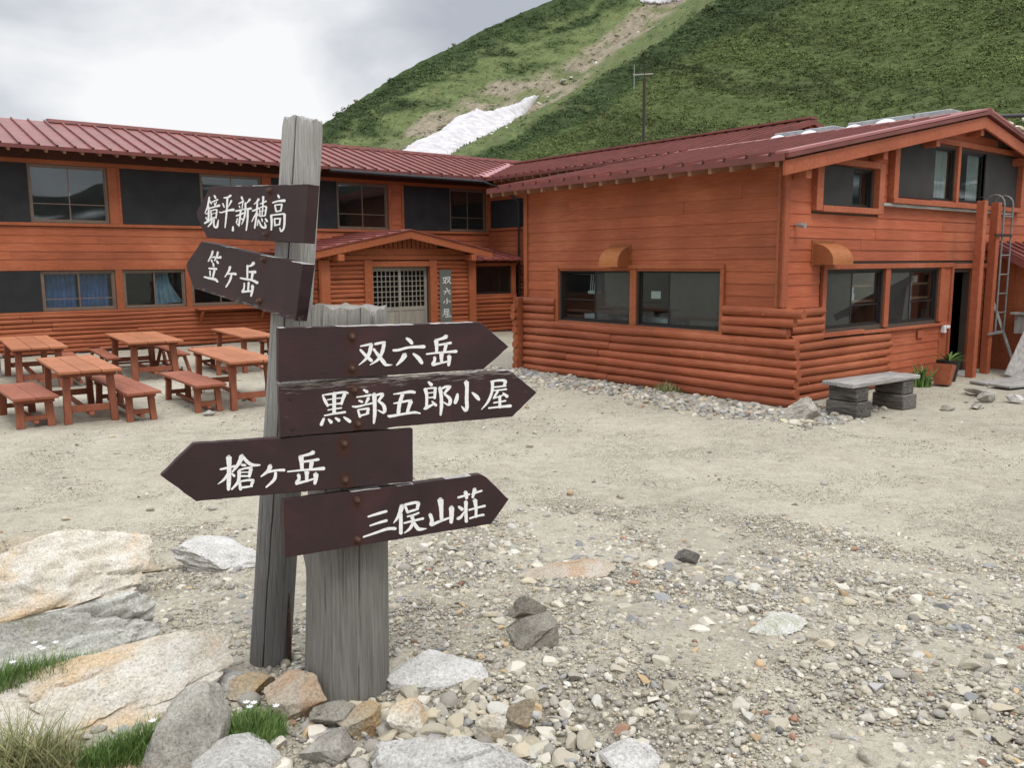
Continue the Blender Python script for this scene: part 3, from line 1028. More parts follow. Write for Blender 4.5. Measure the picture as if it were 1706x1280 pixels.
def f(mb):
    FS.box(mb, .30, .41, 0, .045, 1.37, 3.42)           # corner board (side)
    FS.box(mb, 5.74, 5.84, 0, .045, 1.37, 3.42)
    FS.box(mb, 1.26, 4.94, 0, .055, 1.90, 1.962)         # window surround
    FS.box(mb, 1.26, 4.94, 0, .060, .925, .980)
    FS.box(mb, 1.26, 1.325, 0, .055, .981, 1.899)
    FS.box(mb, 4.87, 4.94, 0, .055, .981, 1.899)
    FS.box(mb, 3.005, 3.145, 0, .03, .981, 1.899)


part("trim", 'trim', kit, f, bevel=.004)


def f(mb):
    B = lambda *a: FG.box(mb, *a)
    B(.055, .165, -.05, .045, 1.37, 3.40)                 # corner board (gable)
    B(1.03, 5.10, 0, .06, 1.88, 1.955)                    # head over windows
    B(1.03, 1.13, 0, .055, .96, 1.879)
    B(2.825, 2.965, 0, .04, .96, 1.879)
    B(4.645, 4.76, 0, .05, .96, 1.879)
    B(1.03, 2.2, 0, .075, .90, .962)
    B(2.2, 5.0, 0, .07, .89, .935)
    B(4.765, 5.03, 0, .03, .02, 1.879)                    # panel beside the door
    B(5.032, 5.10, -.02, .06, .02, 1.855)                 # door frame
    B(5.85, 5.93, -.02, .06, .02, 1.855)
    B(5.032, 9.5, 0, .065, 1.856, 1.94)
    # box round the small upper window
    B(.70, .86, 0, .10, 2.70, 3.44)
    B(2.37, 2.52, 0, .10, 2.70, 3.44)
    B(.861, 2.369, 0, .11, 2.69, 2.775)
    B(.861, 2.369, 0, .10, 3.36, 3.45)
    # surround of the wide upper window
    B(2.76, 2.90, 0, .12, 2.90, 3.90)
    B(7.50, 7.64, 0, .12, 2.90, 3.90)
    B(2.76, 7.64, 0, .13, 2.875, 2.955)
    B(2.5, 7.9, 0, .06, 3.90, 3.99)
    B(5.005, 5.095, -.03, .05, 2.956, 3.899)


part("trim", 'trim_r', kit, f, bevel=.004)
part("sill_batten", 'grey_plank', kit, lambda mb: FG.box(mb, 2.45, 7.2, .0, .10, 2.825, 2.868))


def f(mb):
    y0, y1 = 0.0, 6.32
    for s in (1, -1):
        xe = KE if s > 0 else 2 * KR - KE
        P = [(xe, y0, kz(KE)), (KR, y0, kz(KR)), (KR, y1, kz(KR)), (xe, y1, kz(KE))]
        roof_slope(mb, P if s > 0 else P[::-1], .05)
        y = y0 + .22
        while y < y1:
            mb.bar((xe - s * .01, y, kz(KE) + .018), (KR, y, kz(KR) + .018), .035, .05, side=(0, 1, 0), tint=-.12)
            mb.bar((xe - s * .020, y, kz(KE) + .002), (xe + s * .005, y, kz(KE) + .006), .036, .046, side=(0, 1, 0), tint=-.75)
            y += .36
        mb.box(min(xe, xe - s * .016), max(xe, xe - s * .016), y0, y1, kz(KE) - .085, kz(KE) + .006, -.2)
        # metal verge strip, standing proud along the gable
        mb.bar((xe, y0 - .03, kz(KE) - .028), (KR, y0 - .03, kz(KR) - .028), .045, .055, side=(0, 1, 0), tint=-.2)
    mb.hexa([(KR - .15, y0 - .05, kz(KR) - .02), (KR + .15, y0 - .05, kz(KR) - .02), (KR + .15, y1, kz(KR) - .02), (KR - .15, y1, kz(KR) - .02),
             (KR - .03, y0 - .05, kz(KR) + .045), (KR + .03, y0 - .05, kz(KR) + .045), (KR + .03, y1, kz(KR) + .045), (KR - .03, y1, kz(KR) + .045)], .1)


part("roof", 'roof', kit, f)
part("verge_flashing", 'flash', kit, lambda mb: (mb.bar((KE, .05, kz(KE) + .022), (KR - .05, .05, kz(KR) + .022), .20, .035, side=(0, 1, 0)), mb.bar((2 * KR - KE, .05, kz(KE) + .022), (KR + .05, .05, kz(KR) + .022), .20, .035, side=(0, 1, 0))))


def f(mb):
    for s in (1, -1):
        xe = KE + .02 if s > 0 else 2 * KR - KE - .02
        cut = xe
        z = lambda x: kz(x) - .085
        p = [(xe, z(xe)), (KR, z(KR)), (KR, z(KR) - .19), (xe, z(xe) - .19)]
        mb.add([(a, .0, zz) for a, zz in p] + [(a, .045, zz) for a, zz in p], [(0, 1, 2, 3), (7, 6, 5, 4), (0, 4, 5, 1), (1, 5, 6, 2), (2, 6, 7, 3), (3, 7, 4, 0)], rnd.uniform(-.03, .03))


part("barge_board", 'trim_r', kit, f, bevel=.004)
y = .16
while y < 6.3:
    part("rafter", 'rafter', kit, lambda mb: mb.bar((KE + .06, y, kz(KE + .06) - .115), (.12, y, kz(.12) - .115), .06, .09, side=(0, 1, 0)))
    y += .36
for xx in (.18, 2.15, 3.75, KR, 2 * KR - 3.4, 2 * KR - 2.0):
    part("purlin", 'trim_r', kit, lambda mb: mb.box(xx, xx + .12, .07, .34, kz(xx) - .38, kz(xx) - .25))
part("soffit_board", 'soffit_shade', kit, lambda mb: [mb.hexa([(a, .06, kz(a) - .075), (b, .06, kz(b) - .075), (b, .34, kz(b) - .075), (a, .34, kz(a) - .075), (a, .06, kz(a) - .06), (b, .06, kz(b) - .06), (b, .34, kz(b) - .06), (a, .34, kz(a) - .06)]) for a, b in ((KE + .03, KR), (KR, 2 * KR - KE - .03))]
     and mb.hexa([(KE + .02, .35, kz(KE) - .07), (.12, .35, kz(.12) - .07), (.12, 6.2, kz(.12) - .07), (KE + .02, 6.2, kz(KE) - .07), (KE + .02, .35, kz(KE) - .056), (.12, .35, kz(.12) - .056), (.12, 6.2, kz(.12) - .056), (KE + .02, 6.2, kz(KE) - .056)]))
# windows
window(kit, FS, 1.33, 3.0, .985, 1.89, sash='sash_d', panes=('frosted', 'glass_low'), mid=2.36, rail=1.36, rail_on=(1,))
window(kit, FS, 3.15, 4.86, .985, 1.89, sash='sash_d', panes=('frosted', 'glass_low'), mid=4.0, rail=1.36, rail_on=(1,))
window(kit, FG, 1.14, 2.82, 1.0, 1.87, sash='sash_d', panes=('screen', 'glass_low'), mid=1.95, rail=1.33, rail_on=(1,))
window(kit, FG, 2.97, 4.64, .98, 1.86, sash='sash_d', panes=('screen', 'glass_low'), mid=3.75, rail=1.33, rail_on=(1,))
window(kit, FG, .88, 2.35, 2.78, 3.35, sash='sash_d', panes=('glass_low', 'glass_low'), mid=2.05)
window(kit, FG, 2.92, 5.0, 2.98, 3.86, sash='sash_d', panes=(None, 'glass_low'), mid=4.25)
window(kit, FG, 5.1, 7.48, 2.98, 3.86, sash='sash_d', panes=('glass_low', None), mid=6.1)
for a, b, z0, z1 in ((.89, 1.74, 2.785, 3.345), (2.93, 4.22, 2.985, 3.855), (6.12, 7.47, 2.985, 3.855)):
    part("shutter_panel", 'panel_r', kit, lambda mb: FG.box(mb, a, b, .004, .03, z0, z1), bevel=.003)
# door
part("door", 'dark', kit, lambda mb: (FG.box(mb, 5.112, 5.838, -.32, -.28, .03, 1.78),), label="black kitchen door standing in shade")  # black door; the doorway's shade is put into its colour too
part("threshold", 'grey_plank', kit, lambda mb: FG.box(mb, 5.0, 5.95, -.05, .20, 0.0, .028))


def hood(F, a0, a1, z0, z1, depth):
    mb = MB()
    n = 10
    prof = [(0.0, z0), (depth, z0)] + [(depth * math.cos(t), z0 + .05 + (z1 - z0 - .05) * math.sin(t)) for t in [math.pi / 2 * k / n for k in range(n + 1)]] + [(0.0, z1)]
    k = len(prof)
    vs = [F.p(a0, d, z) for d, z in prof] + [F.p(a1, d, z) for d, z in prof]
    mb.add(vs, [(i, i + 1, i + 1 + k, i + k) for i in range(1, k - 1)])
    F.box(mb, a0 - .03, a1 + .03, 0, .03, z0 - .02, z1 + .04, -.3)
    o = mb.build("vent_hood", M['hood'], kit)
    for q in (0, k):
        m2 = MB()
        m2.add(vs[q:q + k], [tuple(range(k))])
        m2.build("hood_side", M['hood2'], o)


hood(FS, 3.16, 3.58, 1.93, 2.25, .30)
hood(FG, .78, 1.30, 1.95, 2.25, .34)


def f(mb):
    mb.tube([FG.p(.33, .03, 2.49), FG.p(.33, .11, 2.49)], .025, 10)
    mb.tube([FG.p(.33, .11, 2.49), FG.p(.33, .17, 2.475)], .035, 10)


part("wall_lamp", 'steel', kit, f)
part("socket_box", 'enamel', kit, lambda mb: (FG.box(mb, 4.79, 4.87, .03, .10, .76, .88), FG.box(mb, 4.82, 4.93, .05, .13, .84, .89)), bevel=.006)
part("wall_plate", 'trim_r', kit, lambda mb: FG.box(mb, 3.95, 4.15, .03, .05, .72, .84))

# ================= lean-to right of the door =================
shed = empty("lean_to_shed", "dark red lean-to shed beside the kitchen door with its own red roof", "shed", W(0, 0), YAW)
FH = Face('y', 6.62)
sz = lambda y: 2.34 - .52 * (.32 - y)


def f(mb):
    mb.add([(6.62, .30, 0), (6.62, -2.2, 0), (6.62, -2.2, sz(-2.2) - .06), (6.62, .30, sz(.30) - .06), (6.72, .30, 0), (6.72, -2.2, 0), (6.72, -2.2, sz(-2.2) - .06), (6.72, .30, sz(.3) - .06)], MB.HF)
    mb.box(6.72, 10.4, -2.2, -2.1, 0, sz(-2.2) - .06)
    for k in range(13): mb.box(6.605, 6.619, .05 - k * .19, .17 - k * .19, 0, sz(.05 - k * .19) - .1, rnd.uniform(-.15, .1))


part("wall", 'trim', shed, f)


def f(mb):
    roof_slope(mb, [(6.4, .29, sz(.29)), (6.4, -2.5, sz(-2.5)), (10.6, -2.5, sz(-2.5)), (10.6, .29, sz(.29))], .05)
    for k in range(12): mb.bar((6.5 + k * .36, .28, sz(.28) + .015), (6.5 + k * .36, -2.5, sz(-2.5) + .015), .035, .045, side=(1, 0, 0), tint=-.12)
    mb.bar((6.38, .29, sz(.29) - .06), (6.38, -2.5, sz(-2.5) - .06), .03, .14, side=(1, 0, 0), tint=-.1)


part("roof", 'roof', shed, f)


def hut(o):
    o.location = P0
    o.rotation_euler = (0, 0, YAW)
    return o


def thing_mesh(name, m, fn, label, cat, group=None, bevel=0.0, smooth=False):
    mb = MB()
    fn(mb)
    o = hut(mb.build(name, M[m], None, bevel=bevel, smooth=smooth))
    return tag(o, label, cat, group)


# posts in front of the door that carry the steel ladder
for xx, yy, lab in ((5.02, -.06, "square red post standing left of the steel ladder by the kitchen door"), (5.72, .0, "square red post that the steel ladder is clamped to")):
    thing_mesh("timber_post", 'trim_r', lambda mb: mb.box(xx, xx + .13, yy - .13, yy, 0, 2.98), lab, "post", "red posts by the kitchen door", bevel=.006)
thing_mesh("timber_post", 'trim_r', lambda mb: mb.box(6.42, 6.52, .18, .28, 0, 1.84), "short red post against the wall beside the lean-to shed", "post", "red posts by the kitchen door", bevel=.006)
M['zinc'] = simple("dull_zinc", (0.20, 0.20, 0.195), rough=0.6, metal=0.3, nscale=12, var=0.25, bump=0.03)
lad = empty("steel_ladder", "grey steel roof ladder with hooped top handles fixed to a red post", "ladder", W(0, 0), YAW)
for xx in (5.92, 6.28):
    pts = [(xx, -.14, .70), (xx, -.14, 2.95)] + [(xx, -.14 + .16 * (1 - math.cos(t)), 2.95 + .17 * math.sin(t)) for t in (.4, .8, 1.2, 1.57, 1.95, 2.35, 2.75, 3.14)] + [(xx, .18, 2.85)]
    part("side_rail", 'zinc', lad, lambda mb: mb.tube(pts, .017, 8))
for k in range(7):
    z = .74 + k * .335
    part("rung", 'zinc', lad, lambda mb: mb.tube([(5.92, -.14, z), (6.28, -.14, z)], .013, 8))
for z in (.72, 2.42):
    part("bracket", 'black' if z > 1 else 'steel', lad, lambda mb: mb.box(5.6, 6.27, -.165, -.145, z - .02, z + .02))

# leaning plank, trestle with a box, boards on the ground
thing_mesh("leaning_plank", 'pole_grey', lambda mb: mb.bar((5.58, -.62, .0), (6.98, -1.05, 2.7), .30, .06, side=(.45, -1, 0)), "thick grey weathered plank leaning against the lean-to shed", "plank", bevel=.008)
thing_mesh("leaning_pole", 'pole_grey', lambda mb: mb.bar((6.52, -.30, .02), (6.1, .12, 1.55), .055, .045), "thin pale batten leaning between the ladder and the plank", "pole")
bx = empty("wooden_box", "grey lidded wooden box on the wall of the lean-to shed", "box", W(0, 0), YAW)
part("body", 'pole_grey', bx, lambda mb: mb.box(6.30, 6.60, -.62, -.30, .70, 1.02), bevel=.004)
part("lid", 'grey_plank', bx, lambda mb: mb.hexa([(6.24, -.68, 1.021), (6.60, -.68, 1.021), (6.60, -.24, 1.041), (6.24, -.24, 1.041), (6.24, -.68, 1.045), (6.60, -.68, 1.045), (6.60, -.24, 1.075), (6.24, -.24, 1.075)]))
for k, (xa, ya, za, xb, yb, wd, lab) in enumerate(((4.2, -.62, .035, 7.2, -1.35, .30, "flat grey board on the ground nearest the kitchen doorway"), (4.0, -1.02, .05, 7.1, -1.74, .34, "flat grey board laid in the middle of the stacked boards by the door"), (4.35, -1.48, .03, 7.0, -2.1, .28, "outermost flat grey board on the ground by the kitchen door"))):
    thing_mesh("wooden_board", 'grey_plank', lambda mb: mb.bar((xa, ya, za), (xb, yb, za + .01), wd, .035), lab, "board", "boards laid on the ground by the kitchen door", bevel=.004)

# kitchen ware seen through the windows
sp = empty("ladle_rack", "steel ladles hanging behind the left kitchen side window", "ladles", W(0, 0), YAW)
part("rail", 'steel', sp, lambda mb: mb.tube([(.34, 3.9, 1.80), (.34, 4.75, 1.80)], .008, 6))
for k in range(6):
    yy = 4.06 + k * .05

    def f(mb):
        mb.tube([(.34, yy, 1.79), (.33, yy + .02, 1.5)], .010, 6)
        mb.tube([(.33, yy + .02, 1.5), (.32, yy + .02, 1.475), (.32, yy + .02, 1.455)], [.034, .04, .022], 8)
    part("ladle", 'enamel', sp, f)
thing_mesh("white_counter", 'enamel', lambda mb: mb.box(.45, .9, 1.2, 4.6, .98, 1.10), "white worktop behind the kitchen side windows", "worktop")
thing_mesh("paper_note", 'enamel', lambda mb: mb.box(.235, .24, 2.62, 2.82, 1.42, 1.54), "white paper note stuck inside the right kitchen side window", "note")
sh_ = empty("kitchen_shelf", "wooden shelves behind the gable windows of the kitchen", "shelf", W(0, 0), YAW)
for z in (1.36, 1.60):
    part("shelf_board", 'shelf', sh_, lambda mb: mb.box(1.98, 4.6, .46, .78, z, z + .03))
for xx in (2.7, 4.45):
    part("shelf_post", 'shelf', sh_, lambda mb: mb.box(xx, xx + .06, .80, .88, .04, 1.8))
for k, (xx, z, r_, h_, lab) in enumerate(((2.2, 1.39, .12, .11, "white enamel pot on the lower shelf behind the first gable window"), (2.18, 1.50, .12, .10, "white enamel pot stacked on another behind the first gable window"), (2.06, 1.63, .08, .13, "white enamel pot on the upper shelf behind the first gable window"), (4.05, 1.63, .08, .12, "cream pot at left on the shelf behind the second gable window"), (4.28, 1.63, .08, .12, "cream pot at right on the shelf behind the second gable window"))):
    thing_mesh("cooking_pot", 'enamel', lambda mb: mb.tube([(xx, .58, z), (xx, .58, z + .01), (xx, .58, z + h_), (xx, .58, z + h_ + .01), (xx, .58, z + h_)], [r_ * .9, r_ * .95, r_, r_ * 1.04, r_ * .9], 16), lab, "pot", "white pots on the kitchen shelves")
for a, b, lab in ((4.30, 4.86, "pale grey curtain hanging in the left upper gable window"), (5.62, 6.05, "pale grey curtain hanging in the right upper gable window")):
    mb = MB()
    n = 24
    for k in range(n):
        q0, q1 = k / n, (k + 1) / n
        wv = lambda q: .40 + .012 * math.sin(q * 25)
        mb.add([(a + (b - a) * q0, wv(q0), 3.0), (a + (b - a) * q1, wv(q1), 3.0), (a + (b - a) * q1, wv(q1), 3.84), (a + (b - a) * q0, wv(q0), 3.84)], [(0, 1, 2, 3)], .1 * math.sin(q0 * 25))
    o = hut(mb.build("curtain", M['greycloth'], None, smooth=True, recalc=False))
    tag(o, lab, "curtain", "curtains in the upper gable windows")

# white domed roof tanks on the far slope of the kitchen roof
for k, (yy, lab) in enumerate(((4.35, "white domed roof vent nearest the connecting wing's gable"), (3.62, "second white domed roof vent from the connecting wing's gable"), (2.65, "white domed roof vent beside the yellowish weed on the ridge"), (2.0, "large white domed roof vent just before the ridge's bare stretch"), (1.3, "small white domed roof vent nearest the gable front"))):
    tk = empty("roof_vent", lab, "roof vent", W(0, 0), YAW, "white domed vents behind the kitchen ridge")
    zr = kz(6.2) - .12
    part("curb", 'steel', tk, lambda mb: mb.box(6.12, 6.6, yy - .33, yy + .33, zr - .1, zr + .56), bevel=.01)
    r_ = (.19, .20, .19, .21, .12)[k]

    def f(mb):
        n = 8
        zz = [zr + .27 + r_ * math.sin(math.pi / 2 * i / n) for i in range(n + 1)]
        rr = [r_ * 1.2 * math.cos(math.pi / 2 * i / n) + .004 for i in range(n + 1)]
        mb.tube([(5.79, yy, z) for z in zz], rr, 20)
    mb = MB(); f(mb); mb.build("dome", M['enamel'], tk, smooth=True, autosmooth=50)

# aerial mast and the cable over the roof
M['charpole'] = simple("dark_mast", (0.035, 0.026, 0.022), rough=0.7, nscale=9, var=0.3, bump=0)
mast = empty("aerial_mast", "rusty aerial mast with a white crossbar standing behind the red roof", "mast", W(11, 13), 0)
part("pole", 'charpole', mast, lambda mb: mb.tube([(0, 0, 0), (0, 0, 5.6), (0, 0, 5.61), (0, 0, 7.9), (0, 0, 7.91), (0, 0, 8.35)], [.06, .06, .045, .045, .02, .02], 8))
part("crossbar", 'pole_grey', mast, lambda mb: mb.bar((-.36, 0, 8.0), (.28, 0, 8.03), .03, .035))
part("antenna_rod", 'steel', mast, lambda mb: mb.tube([(-.33, 0, 7.55), (-.33, 0, 8.3)], .011, 6))
thing_mesh("roof_cable", 'black', lambda mb: mb.tube([(5.6, 1.2 - .18 * k, 4.40 + .05 * math.sin(k * .8) + .015 * k) for k in range(6)] + [(6.4, -.2, 4.48), (8.4, -.9, 4.58), (12, -1.5, 4.7)], .035, 8), "black cable running over the gable ridge to the right", "cable")

# ------------------------------------------------------------------ tables and benches
def copy_tree(o, parent=None):
    c = o.copy()
    C.objects.link(c)
    if parent is not None: c.parent = parent
    for ch in list(o.children): copy_tree(ch, c)
    return c


def make_table():
    """unit: x = width (1 = .72 m), y = length (2.05 m)."""
    t = empty("picnic_table", "", "table")
    mb = MB()
    for k, (a, b) in enumerate(((-.36, -.115), (-.108, .125), (.132, .36))):
        e = (.0, .015, -.01)[k]
        mb.box(a, b, -1.03 + e, 1.03 + e * .7, .665, .70, (.04, -.05, .02)[k])
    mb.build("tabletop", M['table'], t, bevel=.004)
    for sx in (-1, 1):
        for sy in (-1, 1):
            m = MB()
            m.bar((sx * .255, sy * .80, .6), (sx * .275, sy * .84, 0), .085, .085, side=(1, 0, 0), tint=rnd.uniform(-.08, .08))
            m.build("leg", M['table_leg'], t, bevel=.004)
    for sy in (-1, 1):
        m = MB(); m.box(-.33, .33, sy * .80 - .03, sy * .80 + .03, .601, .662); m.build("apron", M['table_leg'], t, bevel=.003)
        m = MB(); m.box(-.222, .222, sy * .825 - .02, sy * .825 + .02, .15, .235); m.build("end_rail", M['table_leg'], t, bevel=.003)
    m = MB(); m.box(-.03, .03, -.90, .90, .105, .148); m.build("stretcher", M['table_leg'], t, bevel=.003)
    return t


def make_bench(splay=False, wd=.42, ln=1.75):
    t = empty("bench", "", "bench")
    m = MB()
    h = wd / 2
    if splay:
        m.box(-h, h, -ln / 2, ln / 2, .37, .405)
    else:
        m.box(-h, .0015 - .003, -ln / 2, ln / 2, .365, .40, .03)
        m.box(.0015, h, -ln / 2 + .005, ln / 2 - .004, .365, .40, -.04)
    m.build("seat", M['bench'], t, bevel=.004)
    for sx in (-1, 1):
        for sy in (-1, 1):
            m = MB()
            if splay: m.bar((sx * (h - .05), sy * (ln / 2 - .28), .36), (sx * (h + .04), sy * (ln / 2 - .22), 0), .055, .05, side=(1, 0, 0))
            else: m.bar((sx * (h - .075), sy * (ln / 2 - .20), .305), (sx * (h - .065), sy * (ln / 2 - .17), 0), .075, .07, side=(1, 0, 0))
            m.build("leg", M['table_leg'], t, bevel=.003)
    for sy in (-1, 1):
        y = sy * (ln / 2 - (.26 if splay else .19))
        m = MB(); m.box(-h + .02, h - .02, y - .03, y + .03, .307 if not splay else .33, .363); m.build("apron", M['table_leg'], t, bevel=.003)
        y = sy * (ln / 2 - (.235 if splay else .18))
        m = MB(); m.box(-h + .10, h - .10, y - .02, y + .02, .09, .15); m.build("end_rail", M['table_leg'], t, bevel=.003)
    m = MB(); m.box(-.025, .025, -ln / 2 + .13, ln / 2 - .13, .05, .088); m.build("stretcher", M['table_leg'], t, bevel=.003)
    return t


TDIR = R(-54 + 90)      # long axis of the furniture (local y) points along -54 deg
tb = make_table()
tables = [(-8.42, 14.67, 1.12, 1.34, -1, "orange picnic table at the far left, its top cut by the picture edge"),
          (-5.91, 11.34, 1.0, 1.0, 0, "orange three-plank picnic table nearest the camera"),
          (-6.85, 15.55, 1.25, 1.2, -2, "wide orange picnic table with gaping planks between the trestle benches"),
          (-4.18, 12.44, .95, 1.14, -2, "orange picnic table partly hidden by the tall grey signpost"),
          (-5.28, 16.5, .92, 1.2, -4, "orange picnic table nearest the lodge, under the shelf window")]
for i, (x, y, sx, sy, dr, lab) in enumerate(tables):
    o = tb if i == 0 else copy_tree(tb)
    o.location, o.rotation_euler = (x, y, 0), (0, 0, TDIR + R(dr))
    o.scale = (sx, sy, 1)
    tag(o, lab, "table", "orange picnic tables in the yard")
bn, bs = make_bench(), make_bench(True, .22, 1.95)
benches = [(0, -6.38, 10.87, 1.2, .93, 3, "red-brown wide bench left of the nearest picnic table"),
           (0, -5.35, 11.45, 1.0, 1.22, 2, "long red-brown bench right of the nearest picnic table"),
           (0, -4.61, 11.98, 1.0, 1.03, 1, "orange bench with a flat grey stone by its front leg"),
           (0, -5.66, 15.95, 1.0, 1.0, -1, "orange bench standing just left behind the table by the signpost"),
           (1, -6.51, 16.03, 1.0, 1.0, -2, "narrow trestle bench with splayed legs right of the wide table"),
           (1, -7.62, 15.59, 1.0, 1.2, -2, "narrow trestle bench left of the wide table"),
           (1, -7.75, 14.75, 1.1, 1.1, -2, "splay-legged bench between the far left table and the nearest table"),
           (0, -8.75, 13.75, .9, .9, -2, "bench cut by the left picture edge with one splayed leg showing"),
           (0, -5.0, 17.85, 1.0, .9, -3, "dark red bench right of the table nearest the lodge"),
           (0, -3.35, 12.65, 1.0, 1.0, -2, "bench mostly hidden behind the tall signpost")]
first = {0: bn, 1: bs}
used = set()
for k, x, y, sx, sy, dr, lab in benches:
    o = first[k] if k not in used else copy_tree(first[k])
    used.add(k)
    o.location, o.rotation_euler = (x, y, 0), (0, 0, TDIR + R(dr))
    o.scale = (sx, sy, 1)
    tag(o, lab, "bench", "red-brown benches among the picnic tables")
o = copy_tree(bs)
p = W(-5.5, 11.45)
o.location, o.rotation_euler, o.scale = (p.x, p.y, 0), (0, 0, YAW - R(90) - R(10)), (1.2, .8, 1)
tag(o, "low trestle bench set crosswise in front of the lodge's log wall", "bench", "red-brown benches among the picnic tables")
gb = empty("grey_bench", "weathered grey plank bench at the left picture edge", "bench", (-9.75, 15.6, 0), TDIR)
part("seat", 'grey_plank', gb, lambda mb: (mb.box(-.16, .16, -.7, .7, .37, .41),), bevel=.004)
for sy in (-.5, .5): part("leg", 'grey_plank', gb, lambda mb: mb.box(-.13, .13, sy - .03, sy + .03, 0, .369), bevel=.004)

# weathered bench on old beams by the gable
wb = empty("weathered_bench", "grey plank bench on stacked black timber blocks below the gable windows", "bench", W(.68, -.72), YAW - R(4))
part("seat", 'grey_plank', wb, lambda mb: (mb.hexa([(-.78, -.24, .40), (.80, -.22, .40), (.82, .02, .40), (-.76, .015, .40), (-.78, -.24, .455), (.80, -.22, .45), (.82, .02, .455), (-.76, .015, .46)]),
                                         mb.hexa([(-.74, .022, .40), (.82, .027, .40), (.81, .24, .40), (-.75, .235, .40), (-.74, .022, .452), (.82, .027, .447), (.81, .24, .45), (-.75, .235, .452)], -.1)), bevel=.008)
M['charred'] = weathered("charred_timber", (0.045, 0.042, 0.037), (0.19, 0.175, 0.155), grain=(5, 1, 12), scale=4)
for xx, lab in ((-.50, None), (.55, None)):
    part("support_block", 'charred', wb, lambda mb: (mb.box(xx - .14, xx + .12, -.21, .21, .205, .397, -.1), mb.box(xx - .17, xx + .16, -.24, .22, 0, .20, .1)), bevel=.012)

# flower pots by the kitchen door
pot = empty("plant_pot", "square terracotta pot tipped on its corner by the kitchen door", "pot", W(3.72, -.28), YAW + R(12))


def f(mb):
    a, b = .105, .145
    q = Matrix.Rotation(R(10), 3, 'Y')
    v = [q @ Vector(p) for p in [(-a, -a, 0), (a, -a, 0), (a, a, 0), (-a, a, 0), (-b, -b, .33), (b, -b, .33), (b, b, .33), (-b, b, .33), (-b + .02, -b + .02, .33), (b - .02, -b + .02, .33), (b - .02, b - .02, .33), (-b + .02, b - .02, .33), (-b + .02, -b + .02, .29), (b - .02, -b + .02, .29), (b - .02, b - .02, .29), (-b + .02, b - .02, .29)]]
    v = [p + Vector((0, 0, .02)) for p in v]
    mb.add(v, [(0, 3, 2, 1), (0, 1, 5, 4), (1, 2, 6, 5), (2, 3, 7, 6), (3, 0, 4, 7), (4, 5, 9, 8), (5, 6, 10, 9), (6, 7, 11, 10), (7, 4, 8, 11), (8, 9, 13, 12), (9, 10, 14, 13), (10, 11, 15, 14), (11, 8, 12, 15), (12, 13, 14, 15)])


part("body", 'terra', pot, f)
pot2 = empty("plant_pot", "round black plant pot with drooping leaves in front of the door frame", "pot", W(4.28, -.10), YAW)
part("body", 'blackpot', pot2, lambda mb: mb.tube([(0, 0, 0), (0, 0, .02), (0, 0, .34), (0, 0, .36), (0, 0, .30)], [.12, .125, .185, .19, .165], 20))
part("soil", 'soil', pot2, lambda mb: mb.tube([(0, 0, .27), (0, 0, .315)], [.165, .165], 16))


def leaf_mat(name, c1, c2):
    m, nt, b = mat(name, 0.55, 0.35)
    at = N(nt, "ShaderNodeAttribute", attribute_name="tint")
    rp = ramp(nt, [(0.0, c1), (1.0, c2)])
    L(nt, at, 'Fac', rp, 0)
    L(nt, rp, 0, b, 'Base Color')
    try:
        b.inputs['Subsurface Weight'].default_value = 0.0
    except Exception:
        pass
    return m


M['leaf'] = leaf_mat("pot_leaf", (0.06, 0.13, 0.03), (0.15, 0.24, 0.06))
M['grass'] = leaf_mat("grass_blade", (0.055, 0.115, 0.024), (0.20, 0.30, 0.08))
M['grass_mix'] = leaf_mat("long_grass_blade", (0.10, 0.13, 0.04), (0.36, 0.33, 0.16))
M['drygrass'] = leaf_mat("dry_grass_blade", (0.24, 0.18, 0.10), (0.55, 0.45, 0.27))


def blades(mb, n, rx, ry, h, w=.004, lean=.5, z0=None, base=(0, 0), r=None, dirbias=(0, 0)):
    r = r or rnd
    for _ in range(n):
        t, q = r.uniform(0, 6.283), math.sqrt(r.random())
        x, y = rx * q * math.cos(t), ry * q * math.sin(t)
        hh = h * r.uniform(.45, 1.1) * (1 - .35 * q)
        a = r.uniform(0, 6.283)
        lx = math.cos(a) * lean * hh * r.uniform(.2, 1) + dirbias[0] * hh
        ly = math.sin(a) * lean * hh * r.uniform(.2, 1) + dirbias[1] * hh
        sxn, syn = -math.sin(a + r.uniform(-.6, .6)), math.cos(a)
        ww = w * r.uniform(.7, 1.3)
        zz = z0(x, y) if z0 else -.01
        p = []
        for k, f_ in enumerate((0, .4, .75, 1)):
            cx, cy, cz = x + lx * f_ ** 1.7, y + ly * f_ ** 1.7, zz + hh * (f_ - .18 * f_ * f_)
            k_ = ww * (1, .9, .6, .05)[k]
            p += [(cx - sxn * k_, cy - syn * k_, cz), (cx + sxn * k_, cy + syn * k_, cz)]
        mb.add(p, [(0, 1, 3, 2), (2, 3, 5, 4), (4, 5, 7, 6)], r.random())


